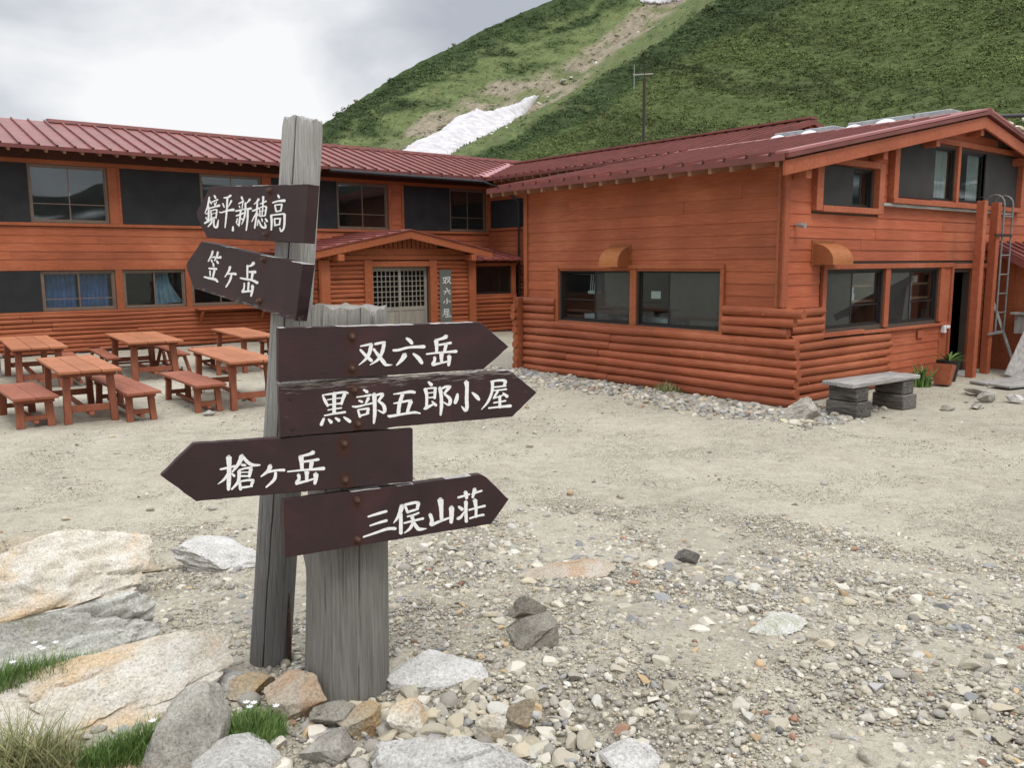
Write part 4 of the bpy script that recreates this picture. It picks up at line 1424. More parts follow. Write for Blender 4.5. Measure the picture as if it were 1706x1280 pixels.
def tuft(x, y, z, rx, ry, h, n, mt, label, w=.004, lean=.5, rot=0.0, name="grass_tuft", flowers=0, bias=(0, 0), group=None):
    mb = MB()
    blades(mb, n, rx, ry, h, w, lean, dirbias=bias)
    o = mb.build(name, M[mt], None, recalc=False)
    o.location, o.rotation_euler = (x, y, z), (0, 0, rot)
    tag(o, label, "grass", group)
    for k in range(flowers):
        fm = MB()
        t, q = rnd.uniform(0, 6.28), rnd.uniform(.2, .95)
        c = Vector((rx * q * math.cos(t), ry * q * math.sin(t), h * rnd.uniform(.7, 1.0)))
        for j in range(7):
            u = j * .8976
            d = Vector((math.cos(u), math.sin(u), .25))
            s_ = Vector((-math.sin(u), math.cos(u), 0)) * .003
            fm.add([c, c + d * .008 + s_, c + d * .014, c + d * .008 - s_], [(0, 1, 2, 3)])
        fm.build("flower", M['enamel'], o, recalc=False)
    return o


lf = MB()
for k in range(16):
    a = rnd.uniform(0, 6.28); ln = rnd.uniform(.22, .42); el = rnd.uniform(.5, 1.3)
    p = [Vector((0, 0, .30))]
    d = Vector((math.cos(a) * math.cos(el), math.sin(a) * math.cos(el), math.sin(el)))
    vs = []
    s_ = Vector((-math.sin(a), math.cos(a), 0))
    for j in range(6):
        f_ = j / 5
        c = Vector((0, 0, .30)) + d * ln * f_ + Vector((0, 0, -.35 * ln * f_ * f_)) + Vector((math.cos(a), math.sin(a), 0)) * .1 * f_ * f_
        ww = .022 * math.sin(math.pi * min(.98, f_ * .9 + .08))
        vs += [c - s_ * ww, c + s_ * ww]
    lf.add(vs, [(2 * j, 2 * j + 1, 2 * j + 3, 2 * j + 2) for j in range(5)], rnd.random())
lf.build("leaves", M['leaf'], pot2, recalc=False)
pw = W(3.38, -.10)
o = tuft(pw.x, pw.y, 0, .16, .14, .50, 90, 'leaf', "leafy green weed growing between the grey bench and the flower pots", w=.014, lean=.55, name="weed")
o['category'] = "weed"
tuft(2.42, 12.86, .0, .22, .14, .26, 260, 'grass_mix', "olive grass tuft at the foot of the kitchen's long log wall", w=.005)
pw = W(.02, -.10)
tuft(3.96, 11.22, 0, .16, .14, .22, 240, 'grass', "bright green grass tuft at the log corner of the kitchen", w=.006)

# ------------------------------------------------------------------ sign posts
def log_post(name, parent, base, top, r0, r1, cracks, seed, mt, nrow=70, ncol=220, knot=None, topcut=0.02, flare=0.0):
    base, top = Vector(base), Vector(top)
    ax = (top - base).normalized()
    sx = Vector((1, 0, 0)) - ax * ax.x
    sx.normalize()
    sy = ax.cross(sx)
    ln = (top - base).length
    vs, fs = [], []
    for i in range(nrow + 1):
        f_ = i / nrow
        for k in range(ncol):
            a = 2 * math.pi * k / ncol
            rr = r0 + (r1 - r0) * f_
            rr *= 1 + .018 * mnoise.noise((math.cos(a) * 1.1 + seed, math.sin(a) * 1.1, f_ * 2.2))
            rr += .0016 * mnoise.noise((math.cos(a) * 14 + seed, math.sin(a) * 14, f_ * 1.5))
            rr += .0010 * mnoise.noise((math.cos(a) * 40 + seed, math.sin(a) * 40, f_ * 4))
            for (ca, wd, dp, f0, f1) in cracks:
                c2 = ca + .07 * mnoise.noise((f_ * 3.5, seed, ca * 3)) + .02 * mnoise.noise((f_ * 17, seed, ca * 3))
                dd = abs((a - c2 + math.pi) % (2 * math.pi) - math.pi)
                if f0 < f_ < f1 and dd < wd:
                    rr -= dp * (1 - (dd / wd) ** 2) * min(1, (f_ - f0) * 14, (f1 - f_) * 14 if f1 < 1 else 1)
            if knot:
                ka, kf, kr, kh = knot
                d2 = ((((a - ka + math.pi) % (2 * math.pi) - math.pi) * rr) ** 2 + ((f_ - kf) * ln) ** 2) / kr ** 2
                rr += kh * math.exp(-d2) - kh * 1.1 * math.exp(-d2 * 14)
            h = f_ * ln
            rr *= 1 + flare * math.exp(-max(0, h - .1) / .16)
            if i == nrow: h += topcut * mnoise.noise((math.cos(a) * 3 + seed, math.sin(a) * 3, 1.7)) * 1.2
            if i == nrow: rr -= .004
            vs.append(base + ax * h + sx * rr * math.cos(a) + sy * rr * math.sin(a))
    for i in range(nrow):
        for k in range(ncol):
            k2 = (k + 1) % ncol
            fs.append((i * ncol + k, i * ncol + k2, (i + 1) * ncol + k2, (i + 1) * ncol + k))
    prev = [nrow * ncol + k for k in range(ncol)]
    for q, g in ((1, .75), (2, .4)):
        s0 = len(vs)
        for k in range(ncol):
            a = 2 * math.pi * k / ncol
            rr = r1 * g
            vs.append(base + ax * (ln + .003 + .006 * mnoise.noise((math.cos(a) * 5 * g + seed, math.sin(a) * 5 * g, 4))) + sx * rr * math.cos(a) + sy * rr * math.sin(a))
        for k in range(ncol):
            k2 = (k + 1) % ncol
            fs.append((prev[k], prev[k2], s0 + k2, s0 + k))
        prev = [s0 + k for k in range(ncol)]
    vs.append(base + ax * (ln + .008))
    for k in range(ncol): fs.append((prev[k], prev[(k + 1) % ncol], len(vs) - 1))
    mb = MB()
    mb.add(vs, fs)
    return mb.build(name, M[mt], parent, smooth=True, recalc=False, autosmooth=40)


def cr(pts, sub=6):
    """Catmull-Rom through (x, y, w)."""
    P = [pts[0]] + list(pts) + [pts[-1]]
    o = []
    for i in range(1, len(P) - 2):
        for s in range(sub):
            t = s / sub
            o.append(tuple(.5 * (2 * b + (c - a) * t + (2 * a - 5 * b + 4 * c - d) * t * t + (3 * b - a - 3 * c + d) * t ** 3) for a, b, c, d in zip(P[i - 1], P[i], P[i + 1], P[i + 2])))
    o.append(pts[-1])
    return o


def strokes(mb, text, mapf, z0, wmul=1.0):
    """brush strokes: 'x,y,w x,y,w;...' each a filled ribbon with round ends, thin as a coat of paint."""
    for si, s in enumerate(text.replace('\n', '').split(';')):
        s = s.strip()
        if not s: continue
        pts = [tuple(float(q) for q in p.split(',')) for p in s.split()]
        cl = cr(pts)
        left, right = [], []
        for i, (x, y, w_) in enumerate(cl):
            a, b = cl[max(0, i - 1)], cl[min(len(cl) - 1, i + 1)]
            dx, dy = b[0] - a[0], b[1] - a[1]
            l_ = math.hypot(dx, dy) or 1
            nx, ny = -dy / l_, dx / l_
            h = max(2.0, w_ * .5 * wmul) * (1 + .05 * math.sin(i * 1.9 + si))
            left.append((x + nx * h, y + ny * h)); right.append((x - nx * h, y - ny * h))
        def cap(i, j):
            x, y, w_ = cl[i]
            dx, dy = cl[i][0] - cl[j][0], cl[i][1] - cl[j][1]
            a0 = math.atan2(dy, dx)
            h = max(2.0, w_ * .5 * wmul)
            return [(x + h * .8 * math.cos(a0 + t), y + h * .8 * math.sin(a0 + t)) for t in (-.9, -.3, .3, .9)]
        zz = z0 + .00006 * (si % 16)
        v = [(*mapf(*p), zz) for p in left] + [(*mapf(*p), zz) for p in right]
        n = len(left)
        mb.add(v, [(i, i + 1, n + i + 1, n + i) for i in range(n - 1)])
        c0, c1 = cap(0, min(1, n - 1)), cap(n - 1, n - 2)
        for ring in ([right[0]] + [p for p in c0] + [left[0]], [right[-1]] + c1 + [left[-1]]):
            c = ring
            mb.add([(*mapf(*p), zz) for p in c], [tuple(range(len(c)))])


def homog(h):
    a, b, c, d, e, f_, g, k = h
    def m_(x, y):
        x, y = x / 1000, y / 1000
        q = g * x + k * y + 1
        return (a * x + b * y + c) / q, (d * x + e * y + f_) / q
    return m_


TXT = {}
TXT['z1'] = """270,260,40 255,360,45 225,500,40 165,640,18;270,330,30 320,420,36;185,660,28 260,635,30;255,480,42 255,700,46 240,850,46;190,740,30 215,800,28;330,700,24 290,800,22;160,880,46 250,830,46 330,775,34;
390,220,40 420,280,50;330,380,28 400,350,36 470,320,42;395,400,28 405,465,26;445,375,28 420,440,24;270,530,36 400,490,38 510,460,62;310,570,34 325,760,38;310,590,26 400,560,32 455,560,36;455,570,36 432,760,38;340,660,18 430,632,18;340,752,24 430,732,24;340,770,40 310,880,44 240,960,28;385,770,38 375,890,44 400,968,46 455,960,56 485,800,24;
615,275,35 700,270,45 775,225,58;590,410,35 625,500,30;795,345,50 760,420,35 720,495,15;505,610,25 560,625,35 700,580,40 845,560,70;700,270,48 690,500,46 670,750,42 645,985,28;835,960,40 830,1055,55"""
TXT['z2'] = """180,255,50 200,310,50;110,415,30 180,380,38 225,345,42;125,470,30 142,515,25;215,365,32 195,520,24;40,590,42 130,575,38 240,545,34;160,570,42 150,700,46 130,850,46 120,950,32;55,705,34 140,675,38 225,640,46;85,770,32 60,870,34;75,895,28 115,925,32;175,770,34 225,800,36;
380,315,62 350,355,40 300,410,20;275,395,44 275,560,46 245,760,42 185,910,20;290,545,36 410,530,56;335,560,48 325,800,46 295,1050,34;
590,310,64 550,370,40 480,430,20;440,590,34 520,560,42 600,520,42;555,370,44 540,600,44 520,800,42 490,995,38;530,640,38 470,750,34 420,845,20;560,640,36 575,700,32;
620,420,28 690,390,34 765,358,42;695,250,58 690,400,42 680,560,32 665,700,28;610,530,26 620,720,32;620,510,28 700,480,32 770,490,46;772,495,46 740,700,36;630,600,18 750,572,18;620,715,30 740,700,30;580,795,30 557,935,28;600,820,28 640,930,44 690,980,48 755,970,54 728,855,22;660,770,34 680,835,34;745,770,36 790,835,54;
1050,215,52 1075,270,54;920,395,38 1050,355,44 1205,345,72;970,450,38 1000,605,42;970,448,32 1140,430,38;1138,440,42 1110,590,36;1000,605,34 1115,582,34;880,690,52 895,850,52 885,1040,36;880,692,36 1050,670,38 1200,655,42;1200,665,62 1200,850,52 1180,1000,48 1118,1072,42 1088,985,22;960,770,36 975,940,42;960,772,32 1110,768,38;1100,775,42 1080,910,38;980,930,34 1090,905,34"""
TXT['z3'] = """315,172,48 290,260,46 220,390,26;300,305,28 358,297,38;290,355,34 300,402,38;425,190,48 410,260,46 355,378,26;400,315,34 485,302,60;400,375,34 430,428,48;325,432,42 340,498,38;235,540,38 395,553,56;260,595,38 265,700,28;355,592,50 320,740,34;135,722,34 250,750,50 370,775,56 422,826,42;
690,505,56 660,600,46 578,722,22;640,665,28 720,650,38 810,662,60;722,672,42 690,790,46 602,938,32;
1195,425,78 1140,480,46 1058,495,32;1060,480,46 1060,745,38;1090,615,42 1222,618,68;1165,645,56 1145,780,46;900,745,28 1000,765,46 1150,790,46 1268,848,64;1085,838,46 1070,1018,42;990,856,34 985,960,36 952,1040,58;955,1045,46 1010,1035,44 1150,1022,40;1165,912,70 1165,1000,54 1135,1130,42"""
TXT['z4'] = """100,255,24 200,235,34 275,218,38;270,228,58 240,360,58 190,450,44 72,555,12;95,310,34 180,400,52 275,485,52;325,222,38 430,200,40 485,195,40;472,215,56 440,350,56 370,470,44 250,550,14;305,298,38 380,400,52 460,500,64 500,548,46 600,550,10;
825,130,38 880,170,60 912,212,48;615,320,38 700,315,42 860,275,38 1105,262,56;800,392,84 750,470,62 667,557,22;932,374,34 1010,440,66 1068,520,56;
1455,98,70 1400,130,48 1272,163,28;1292,165,74 1300,250,56 1300,350,46;1335,235,34 1440,218,36 1525,202,42;1448,232,56 1425,340,46;1138,380,28 1300,360,30 1480,345,34 1610,336,52;1377,375,74 1375,440,56 1380,508,46;1270,430,48 1270,480,46 1242,540,60;1238,552,46 1350,525,34 1475,497,28;1500,412,70 1500,480,56 1490,555,46"""
TXT['z5'] = """172,236,20 215,330,52 262,416,42;172,237,22 350,210,34 540,187,40 605,206,18;548,212,64 510,310,52 490,388,42;250,315,20 370,295,20 510,280,20;250,403,22 380,385,24 500,370,38;370,205,66 368,380,62 368,535,60;262,485,22 380,465,24 490,450,28;202,580,24 350,550,30 553,520,38;195,628,44 152,730,58;272,638,34 318,690,62;388,618,34 448,660,58;528,604,28 580,640,52 632,678,56;
858,145,34 918,182,58;742,270,24 850,255,28 980,233,38;780,328,34 836,348,44;942,285,56 890,380,28;672,425,28 750,430,38 880,400,28 1008,370,34;765,485,34 800,598,46;765,482,24 945,457,38;940,465,52 920,545,46;812,578,34 945,542,28;1038,222,80 1045,400,62 1045,560,60 1030,705,34;1062,240,34 1130,220,42 1178,222,56;1182,230,56 1112,328,38;1102,332,34 1188,400,58 1212,480,62 1188,528,42 1098,486,18;
1358,220,20 1500,200,38 1640,180,52 1715,190,46;1510,225,62 1460,380,62 1440,538,62;1362,375,24 1500,350,38 1648,322,38;1648,335,76 1620,420,58 1590,528,52;1264,580,28 1310,588,48 1500,555,38 1706,525,42 1805,541,24"""
TXT['z6'] = """238,168,38 288,213,62;186,290,66 210,400,52 205,588,46;162,286,20 270,270,28 365,267,38;352,274,52 340,438,46;235,352,18 350,336,20;235,430,22 340,420,28;162,618,28 200,600,56 318,540,28;297,492,28 362,556,52;
430,265,66 450,400,58 455,560,58 440,720,34;452,280,34 530,245,42 605,242,38;590,248,62 502,358,38;502,366,34 590,440,58 598,510,58 570,548,38 482,500,18;
870,168,86 880,260,62 875,450,62 880,590,62 850,636,58 788,572,14;723,366,38 710,440,66 682,516,56;967,343,28 1040,410,66 1082,462,46;
1278,160,28 1400,140,38 1508,140,46;1528,152,62 1502,228,42;1322,255,24 1420,245,28 1532,231,28;1308,165,56 1300,330,46 1230,500,42 1122,628,12;1332,310,24 1440,300,28 1540,286,32;1398,322,42 1332,428,32;1322,440,28 1420,410,24 1500,382,22;1482,352,28 1552,408,60;1328,515,28 1420,500,24 1526,481,32;1430,402,46 1430,590,50;1242,604,28 1400,585,34 1612,566,52"""
TXT['z7'] = """62,380,28 180,355,34 285,330,34;190,198,86 195,350,66 190,560,66 185,682,48;188,435,46 120,530,38 28,600,10;232,442,28 272,478,42;
387,180,76 340,290,58 242,418,26;402,195,48 480,280,52 560,315,44 655,315,24;382,312,38 436,320,38;342,390,28 450,362,28 528,356,48;520,374,56 495,488,46;350,426,18 500,420,18;350,480,26 490,480,28;345,402,56 330,560,48 232,678,28;352,575,38 365,676,52;362,560,28 480,540,34 556,545,48;548,562,52 522,628,34;372,654,34 540,630,28;
810,328,70 780,400,56 672,488,20;772,420,38 900,395,34 1020,391,42;890,424,42 870,530,48 748,648,24;
1456,124,66 1390,155,44 1242,188,28;1270,196,80 1280,290,62 1285,378,52;1312,264,34 1420,250,36 1530,231,42;1430,264,66 1415,368,52;1068,414,24 1250,395,28 1450,380,36 1610,366,56;1357,416,76 1355,470,54 1355,556,46;1232,462,56 1240,520,48 1204,580,56;1194,592,46 1330,560,34 1465,521,28;1490,452,80 1490,520,62 1475,594,46"""
TXT['z8'] = """102,437,24 220,400,34 340,366,34;124,554,20 240,515,30 342,486,36;40,699,24 200,645,30 350,595,38 455,590,42;
540,296,60 500,420,48 432,518,12;525,396,42 525,500,48 525,650,48;582,304,34 614,382,36;572,285,34 700,255,38 758,260,38;750,268,52 735,338,36;622,374,34 748,336,26;607,435,20 700,410,26 755,386,26;667,434,50 690,495,42;563,520,24 680,490,28 814,459,32;690,500,42 640,590,38 568,648,12;690,512,42 740,585,50 780,598,42 855,590,10;
1035,218,80 1045,330,56 1050,468,46;902,408,50 925,480,48 916,538,56;918,544,46 1020,500,34 1168,446,26;1180,318,70 1180,430,56 1175,510,46;
1263,189,28 1330,170,28 1412,146,24;1361,118,54 1375,196,42;1442,150,20 1510,120,26 1570,101,26;1480,82,54 1452,188,32;1273,308,34 1318,342,48;1258,463,42 1300,440,38 1343,373,18;1365,240,50 1365,380,42 1370,500,42;1402,350,24 1490,325,26 1610,296,32;1482,222,60 1495,330,38 1495,438,38;1413,459,24 1500,430,26 1594,411,32"""
HOM = dict(z1=[0.332501, 0.002286, -0.068991, -0.008376, -0.165431, 0.2024, 0.06646, -0.00409], z2=[0.314763, 0.002164, 0.203268, -0.007929, -0.156606, 0.184771, 0.062914, -0.003872],
           z3=[0.447727, 0.003467, 0.040226, 0.007305, -0.189484, 0.182615, 0.092316, -0.004441], z4=[0.203947, -0.008507, 0.24252, -0.009009, -0.204943, -0.017135, -0.039422, -0.010802],
           z5=[0.187649, -0.008764, 0.105182, -0.013432, -0.192493, 0.00313, -0.032684, -0.0089], z6=[0.198448, -0.009268, 0.451172, -0.014205, -0.203571, 0.00972, -0.034565, -0.009412],
           z7=[0.19208, -0.011923, 0.067192, -0.0256, -0.210209, 0.173611, -0.033747, -0.009609], z8=[0.255146, -0.011928, 0.254009, -0.037245, -0.26419, 0.023552, -0.047628, -0.011897])


def board_mat(name, wear, edge_lo=None, edge_hi=None, base=(0.040, 0.0215, 0.0225), slope=0.0, bolts=()):
    """dark brown paint; worn grey wood shows in streaks along the grain, mostly near the given edge."""
    m, nt, b = mat(name, 0.6, 0.25)
    tcn = N(nt, "ShaderNodeTexCoord")
    mp = N(nt, "ShaderNodeMapping", inp={3: (1.0, 9, 9)})
    L(nt, tcn, 'Object', mp, 0)
    n1 = N(nt, "ShaderNodeTexNoise", inp={'Scale': 14.0, 'Detail': 9.0, 'Roughness': 0.7})
    L(nt, mp, 0, n1, 'Vector')
    n2 = N(nt, "ShaderNodeTexNoise", inp={'Scale': 5.0, 'Detail': 5.0, 'Roughness': 0.6})
    L(nt, tcn, 'Object', n2, 'Vector')
    rp = ramp(nt, [(0.3, [q * .78 for q in base]), (0.55, base), (0.75, (base[0] * 1.5, base[1] * 1.25, base[2] * 1.15))])
    L(nt, n2, 'Fac', rp, 0)
    sep = N(nt, "ShaderNodeSeparateXYZ")
    L(nt, tcn, 'Object', sep, 0)
    add = N(nt, "ShaderNodeMath", operation='ADD', inp={1: wear})
    L(nt, n1, 'Fac', add, 0)
    cur = add
    for e, sgn in ((edge_lo, -1), (edge_hi, 1)):
        if e is None: continue
        y0, wd, am = e
        mr = N(nt, "ShaderNodeMapRange", inp={1: y0 - sgn * wd, 2: y0, 3: 0.0, 4: am})
        sl = N(nt, "ShaderNodeMath", operation='MULTIPLY_ADD', inp={1: slope})
        L(nt, sep, 'X', sl, 0)
        L(nt, sep, 'Y', sl, 2)
        L(nt, sl, 0, mr, 0)
        a2 = N(nt, "ShaderNodeMath", operation='ADD')
        L(nt, cur, 0, a2, 0)
        L(nt, mr, 0, a2, 1)
        cur = a2
    rw = ramp(nt, [(0.66, 0.0), (0.74, 0.55), (0.85, 0.9)])
    L(nt, cur, 0, rw, 0)
    mm = N(nt, "ShaderNodeMix", data_type='RGBA', inp={7: (0.27, 0.235, 0.21, 1)})
    L(nt, rw, 0, mm, 0)
    L(nt, rp, 0, mm, 6)
    for bx, by in bolts:        # rust that has run from the bolts
        mv = N(nt, "ShaderNodeMapping", inp={1: (-bx, -by + .012, 0), 3: (1.0, .62, 1.0)})
        mv.inputs[1].default_value = (-bx, (-by + .012) * .62, 0)
        L(nt, tcn, 'Object', mv, 0)
        ln_ = N(nt, "ShaderNodeVectorMath", operation='LENGTH')
        L(nt, mv, 0, ln_, 0)
        wz = N(nt, "ShaderNodeMath", operation='MULTIPLY_ADD', inp={1: .03})
        L(nt, n2, 'Fac', wz, 0)
        L(nt, ln_, 'Value', wz, 2)
        mr = N(nt, "ShaderNodeMapRange", inp={1: .024, 2: .046, 3: .75, 4: 0.0})
        L(nt, wz, 0, mr, 0)
        m5 = N(nt, "ShaderNodeMix", data_type='RGBA', inp={7: (.055, .018, .010, 1)})
        L(nt, mr, 0, m5, 0)
        L(nt, mm, 2, m5, 6)
        mm = m5
    L(nt, mm, 2, b, 'Base Color')
    bp = N(nt, "ShaderNodeBump", inp={'Strength': 0.25, 'Distance': 0.004})
    L(nt, n1, 'Fac', bp, 'Height')
    L(nt, bp, 0, b, 'Normal')
    return m


M['edge'] = simple("board_edge_worn", (0.33, 0.31, 0.295), rough=0.8, nscale=30, var=0.5, bump=0.3)
BM = {'b1': board_mat("board_paint_a", -.07, bolts=[(.4482, .1521), (.4286, .0005)]), 'b2': board_mat("board_paint_b", -.09, edge_lo=(.0, .032, .24), slope=.11, bolts=[(.5954, .1108), (.5687, -.0385)]), 'b3': board_mat("board_paint_c", -.085, bolts=[(.2338, -.0374), (.2309, -.1399)]),
      'b4': board_mat("board_paint_d", .04, edge_hi=(0.0, .045, .20), bolts=[(.2416, -.0342), (.2499, -.1489)]), 'b5': board_mat("board_paint_e", -.09, bolts=[(.4646, .1353), (.4643, .0128)]), 'b6': board_mat("board_paint_f", -.085, bolts=[(.2407, -.0322), (.2383, -.169)])}

sign1 = empty("tall_signpost", "tall leaning grey log post with two dark brown arrow boards pointing left", "signpost", (-.978, 3.156, .442))
sign2 = empty("stump_signpost", "thick grey log stump carrying four dark brown arrow boards with white writing", "signpost", (-.625, 2.907, .45))


def rel(p, o): return Vector(p) - o.location


log_post("post", sign1, rel((-.984, 3.156, .30), sign1), rel((-.7516, 3.156, 2.519), sign1), .080, .071,
         [(-1.66, .03, .02, .0, 1.01), (-2.3, .018, .004, .1, .9), (-.9, .018, .004, .2, .8), (-1.2, .016, .003, .0, .5)], 3.1, 'grey_wood')
log_post("stump", sign2, rel((-.628, 2.937, .30), sign2), rel((-.563, 2.937, 1.852), sign2), .155, .131,
         [(-1.12, .014, .008, .0, 1.01), (-1.95, .012, .004, .0, .75), (-2.45, .012, .003, .1, .7), (-.7, .035, .022, .86, 1.01), (-1.5, .012, .004, .3, 1.01), (-2.75, .05, .025, .84, 1.01), (-2.2, .04, .012, .9, 1.01)], 8.4, 'stump', ncol=260, knot=(3.05, .44, .055, .028), flare=.03)

BD = {
    'b1': ((-1.1966, 3.3518, 2.1089), (42, 4), [(-.0802, .0935), (-.078, .105), (.0252, .1949), (.6803, .1605), (.6603, -.0357), (0, 0), (-.07, .075)], .045, [(.4482, .1521), (.4286, .0005)], ['z1', 'z2'], sign1, "brown board pointing left, white writing 鏡平・新穂高"),
    'b2': ((-1.3089, 3.4829, 1.9073), (46, 4), [(-.0728, .0909), (-.066, .105), (.0711, .1891), (.8671, .0953), (.8229, -.0993), (0, 0), (-.066, .078)], .045, [(.5954, .1108), (.5687, -.0385)], ['z3'], sign1, "brown board sloping down to the right, scratched lower edge, white writing 笠ヶ岳"),
    'b3': ((-.7195, 2.5952, 1.8062), (-30, -1), [(0, 0), (.699, -.0104), (.722, -.022), (.8204, -.1039), (.7165, -.1788), (-.007, -.1684)], .03, [(.2338, -.0374), (.2309, -.1399)], ['z4'], sign2, "brown board pointing right, white writing 双六岳"),
    'b4': ((-.7324, 2.6121, 1.6281), (-27, 0), [(0, 0), (.8079, -.0069), (.83, -.018), (.9237, -.0969), (.8235, -.1772), (-.001, -.17)], .03, [(.2416, -.0342), (.2499, -.1489)], ['z5', 'z6'], sign2, "worn brown board pointing right, white writing 黒部五郎小屋"),
    'b5': ((-.9709, 2.5009, 1.2821), (-26, 0), [(-.0949, .0926), (.0016, .1803), (.704, .1611), (.6995, -.0231), (0, 0)], .03, [(.4646, .1353), (.4643, .0128)], ['z7'], sign2, "brown board pointing left, white writing 槍ヶ岳"),
    'b6': ((-.7305, 2.6024, 1.2542), (-29, 0), [(0, 0), (.7068, -.0066), (.728, -.02), (.8193, -.1153), (.7453, -.1976), (-.0036, -.1901)], .03, [(.2407, -.0322), (.2383, -.169)], ['z8'], sign2, "lowest brown board pointing right, white writing 三俣山荘")}
for k, (O, (ph, ti), poly, th, bolts, zs, par, lab) in BD.items():
    ph, ti = R(ph), R(ti)
    n = Vector((-math.sin(ph) * math.cos(ti), -math.cos(ph) * math.cos(ti), math.sin(ti)))
    tx = Vector((0, 0, 1)).cross(n).normalized()
    up = n.cross(tx)
    mw = Matrix(((tx.x, up.x, n.x, O[0]), (tx.y, up.y, n.y, O[1]), (tx.z, up.z, n.z, O[2]), (0, 0, 0, 1)))
    poly = poly[::-1]
    c = len(poly)
    mb = MB()
    # subdivided outline with slightly chipped edges
    P = []
    for i in range(c):
        a, b = Vector(poly[i]), Vector(poly[(i + 1) % c])
        m_ = max(1, int((b - a).length / .02))
        for j in range(m_): P.append(a + (b - a) * (j / m_) + Vector((rnd.uniform(-1, 1), rnd.uniform(-1, 1))) * (.0009 if 0 < j else 0))
    q = len(P)
    ctr = sum(P, Vector((0, 0))) / q
    ins = [p + (ctr - p).normalized() * .0025 for p in P]
    mb.add([(p.x, p.y, 0) for p in ins] + [(p.x, p.y, -.0022) for p in P] + [(p.x, p.y, -th) for p in P],
           [tuple(range(q)), tuple(range(3 * q - 1, 2 * q - 1, -1))] + [(i, i + q, (i + 1) % q + q, (i + 1) % q) for i in range(q)] + [(i + q, i + 2 * q, (i + 1) % q + 2 * q, (i + 1) % q + q) for i in range(q)])
    bo = mb.build("sign_board", [BM[k], M['edge']], par)
    if k in ('b3', 'b4', 'b2', 'b1', 'b6'):
        # worn strip along the top arris
        for pl in bo.data.polygons:
            if len(pl.vertices) == 4 and abs(pl.normal.z) < .9 and pl.normal.y > .55 and mnoise.noise((pl.center.x * 9, 3.1, hash(k) % 7)) > (-.1 if k in ('b3', 'b4') else .12): pl.material_index = 1
    bo.matrix_parent_inverse = Matrix.Translation(-par.location)
    bo.matrix_basis = mw
    bo['label'] = lab
    lm = MB()
    for z in zs: strokes(lm, TXT[z], homog(HOM[z]), .0006)
    lm.build("lettering", M['white'], bo, recalc=False)
    for (bx_, by_) in bolts:
        bm_ = MB()
        bm_.tube([(bx_, by_, 0), (bx_, by_, .004)], [.0125, .0115], 16)
        bm_.tube([(bx_, by_, .004), (bx_, by_, .012), (bx_, by_, .014)], [.008, .0075, .005], 6, tint=.4)
        bm_.build("bolt", M['rust'], bo)
    if k == 'b4':
        for bx_, by_ in ((.0345, -.0476), (.036, -.1445)):
            bm_ = MB(); bm_.tube([(bx_, by_, 0), (bx_, by_, .003)], [.007, .005], 10, tint=-.5); bm_.build("screw", M['rust'], bo)
rod = MB()
rod.tube([(-.885, 3.12, .33), (-.875, 3.12, .86)], .008, 8)
tag(rod.build("iron_rod", M['rust'], None), "thin rusty iron rod standing between the tall post and the stump", "rod")

# name board hanging beside the porch door
nb = MB()
nb.box(2.485, 2.86, 12.315, 12.345, .35, 1.84)
o = nb.build("name_board", M['sign_grey'], None, bevel=.003)
hut(o)
tag(o, "tall grey wooden name board with white writing hung beside the lattice doors", "sign")
lm = MB()
DT = "365,600,11 400,595,13 385,640,13 363,655,5;370,612,9 397,652,11;405,592,11 440,590,13 425,630,13 395,657,5;412,605,9 450,652,13;405,703,13 415,722,13;375,740,9 445,730,13;400,745,13 380,772,6;425,745,9 446,768,13;410,815,13 412,860,13 400,870,6;388,838,10 375,862,11;428,838,9 448,852,12;378,930,9 430,930,11;428,932,10 420,946,8;385,950,9 428,946,9;383,935,11 380,980,9 363,1003,5;390,965,7 435,960,9;402,972,8 388,988,6;392,990,7 440,984,9;418,965,9 418,1010,9;390,1015,9 455,1005,11"
strokes(lm, DT, lambda x, y: (.0030157 * x - 5.38e-5 * y + 1.51056, -8.86e-5 * x - .0024935 * y + 3.14361), 0.0)
lo = lm.build("lettering", M['white_dim'], None, recalc=False)
lo.parent = o
# the strokes lie in the x/y plane: stand them up on the board's front
lo.rotation_euler = (R(90), 0, 0)
lo.location = (0, 12.3143, 0)

# ------------------------------------------------------------------ ground
def stone_mat(name, rough=0.85):
    m, nt, b = mat(name, rough, 0.25)
    at = N(nt, "ShaderNodeAttribute", attribute_name="col")
    tcn = N(nt, "ShaderNodeTexCoord")
    n1 = N(nt, "ShaderNodeTexNoise", inp={'Scale': 140.0, 'Detail': 4.0, 'Roughness': 0.7})
    L(nt, tcn, 'Object', n1, 'Vector')
    rp = ramp(nt, [(0.3, 0.62), (0.7, 1.25)])
    L(nt, n1, 'Fac', rp, 0)
    mm = N(nt, "ShaderNodeMix", data_type='RGBA', blend_type='MULTIPLY', inp={0: 1.0})
    L(nt, at, 'Color', mm, 6)
    L(nt, rp, 0, mm, 7)
    L(nt, mm, 2, b, 'Base Color')
    bp = N(nt, "ShaderNodeBump", inp={'Strength': 0.35, 'Distance': 0.004})
    L(nt, n1, 'Fac', bp, 'Height')
    L(nt, bp, 0, b, 'Normal')
    return m


M['gravel'] = stone_mat("gravel")


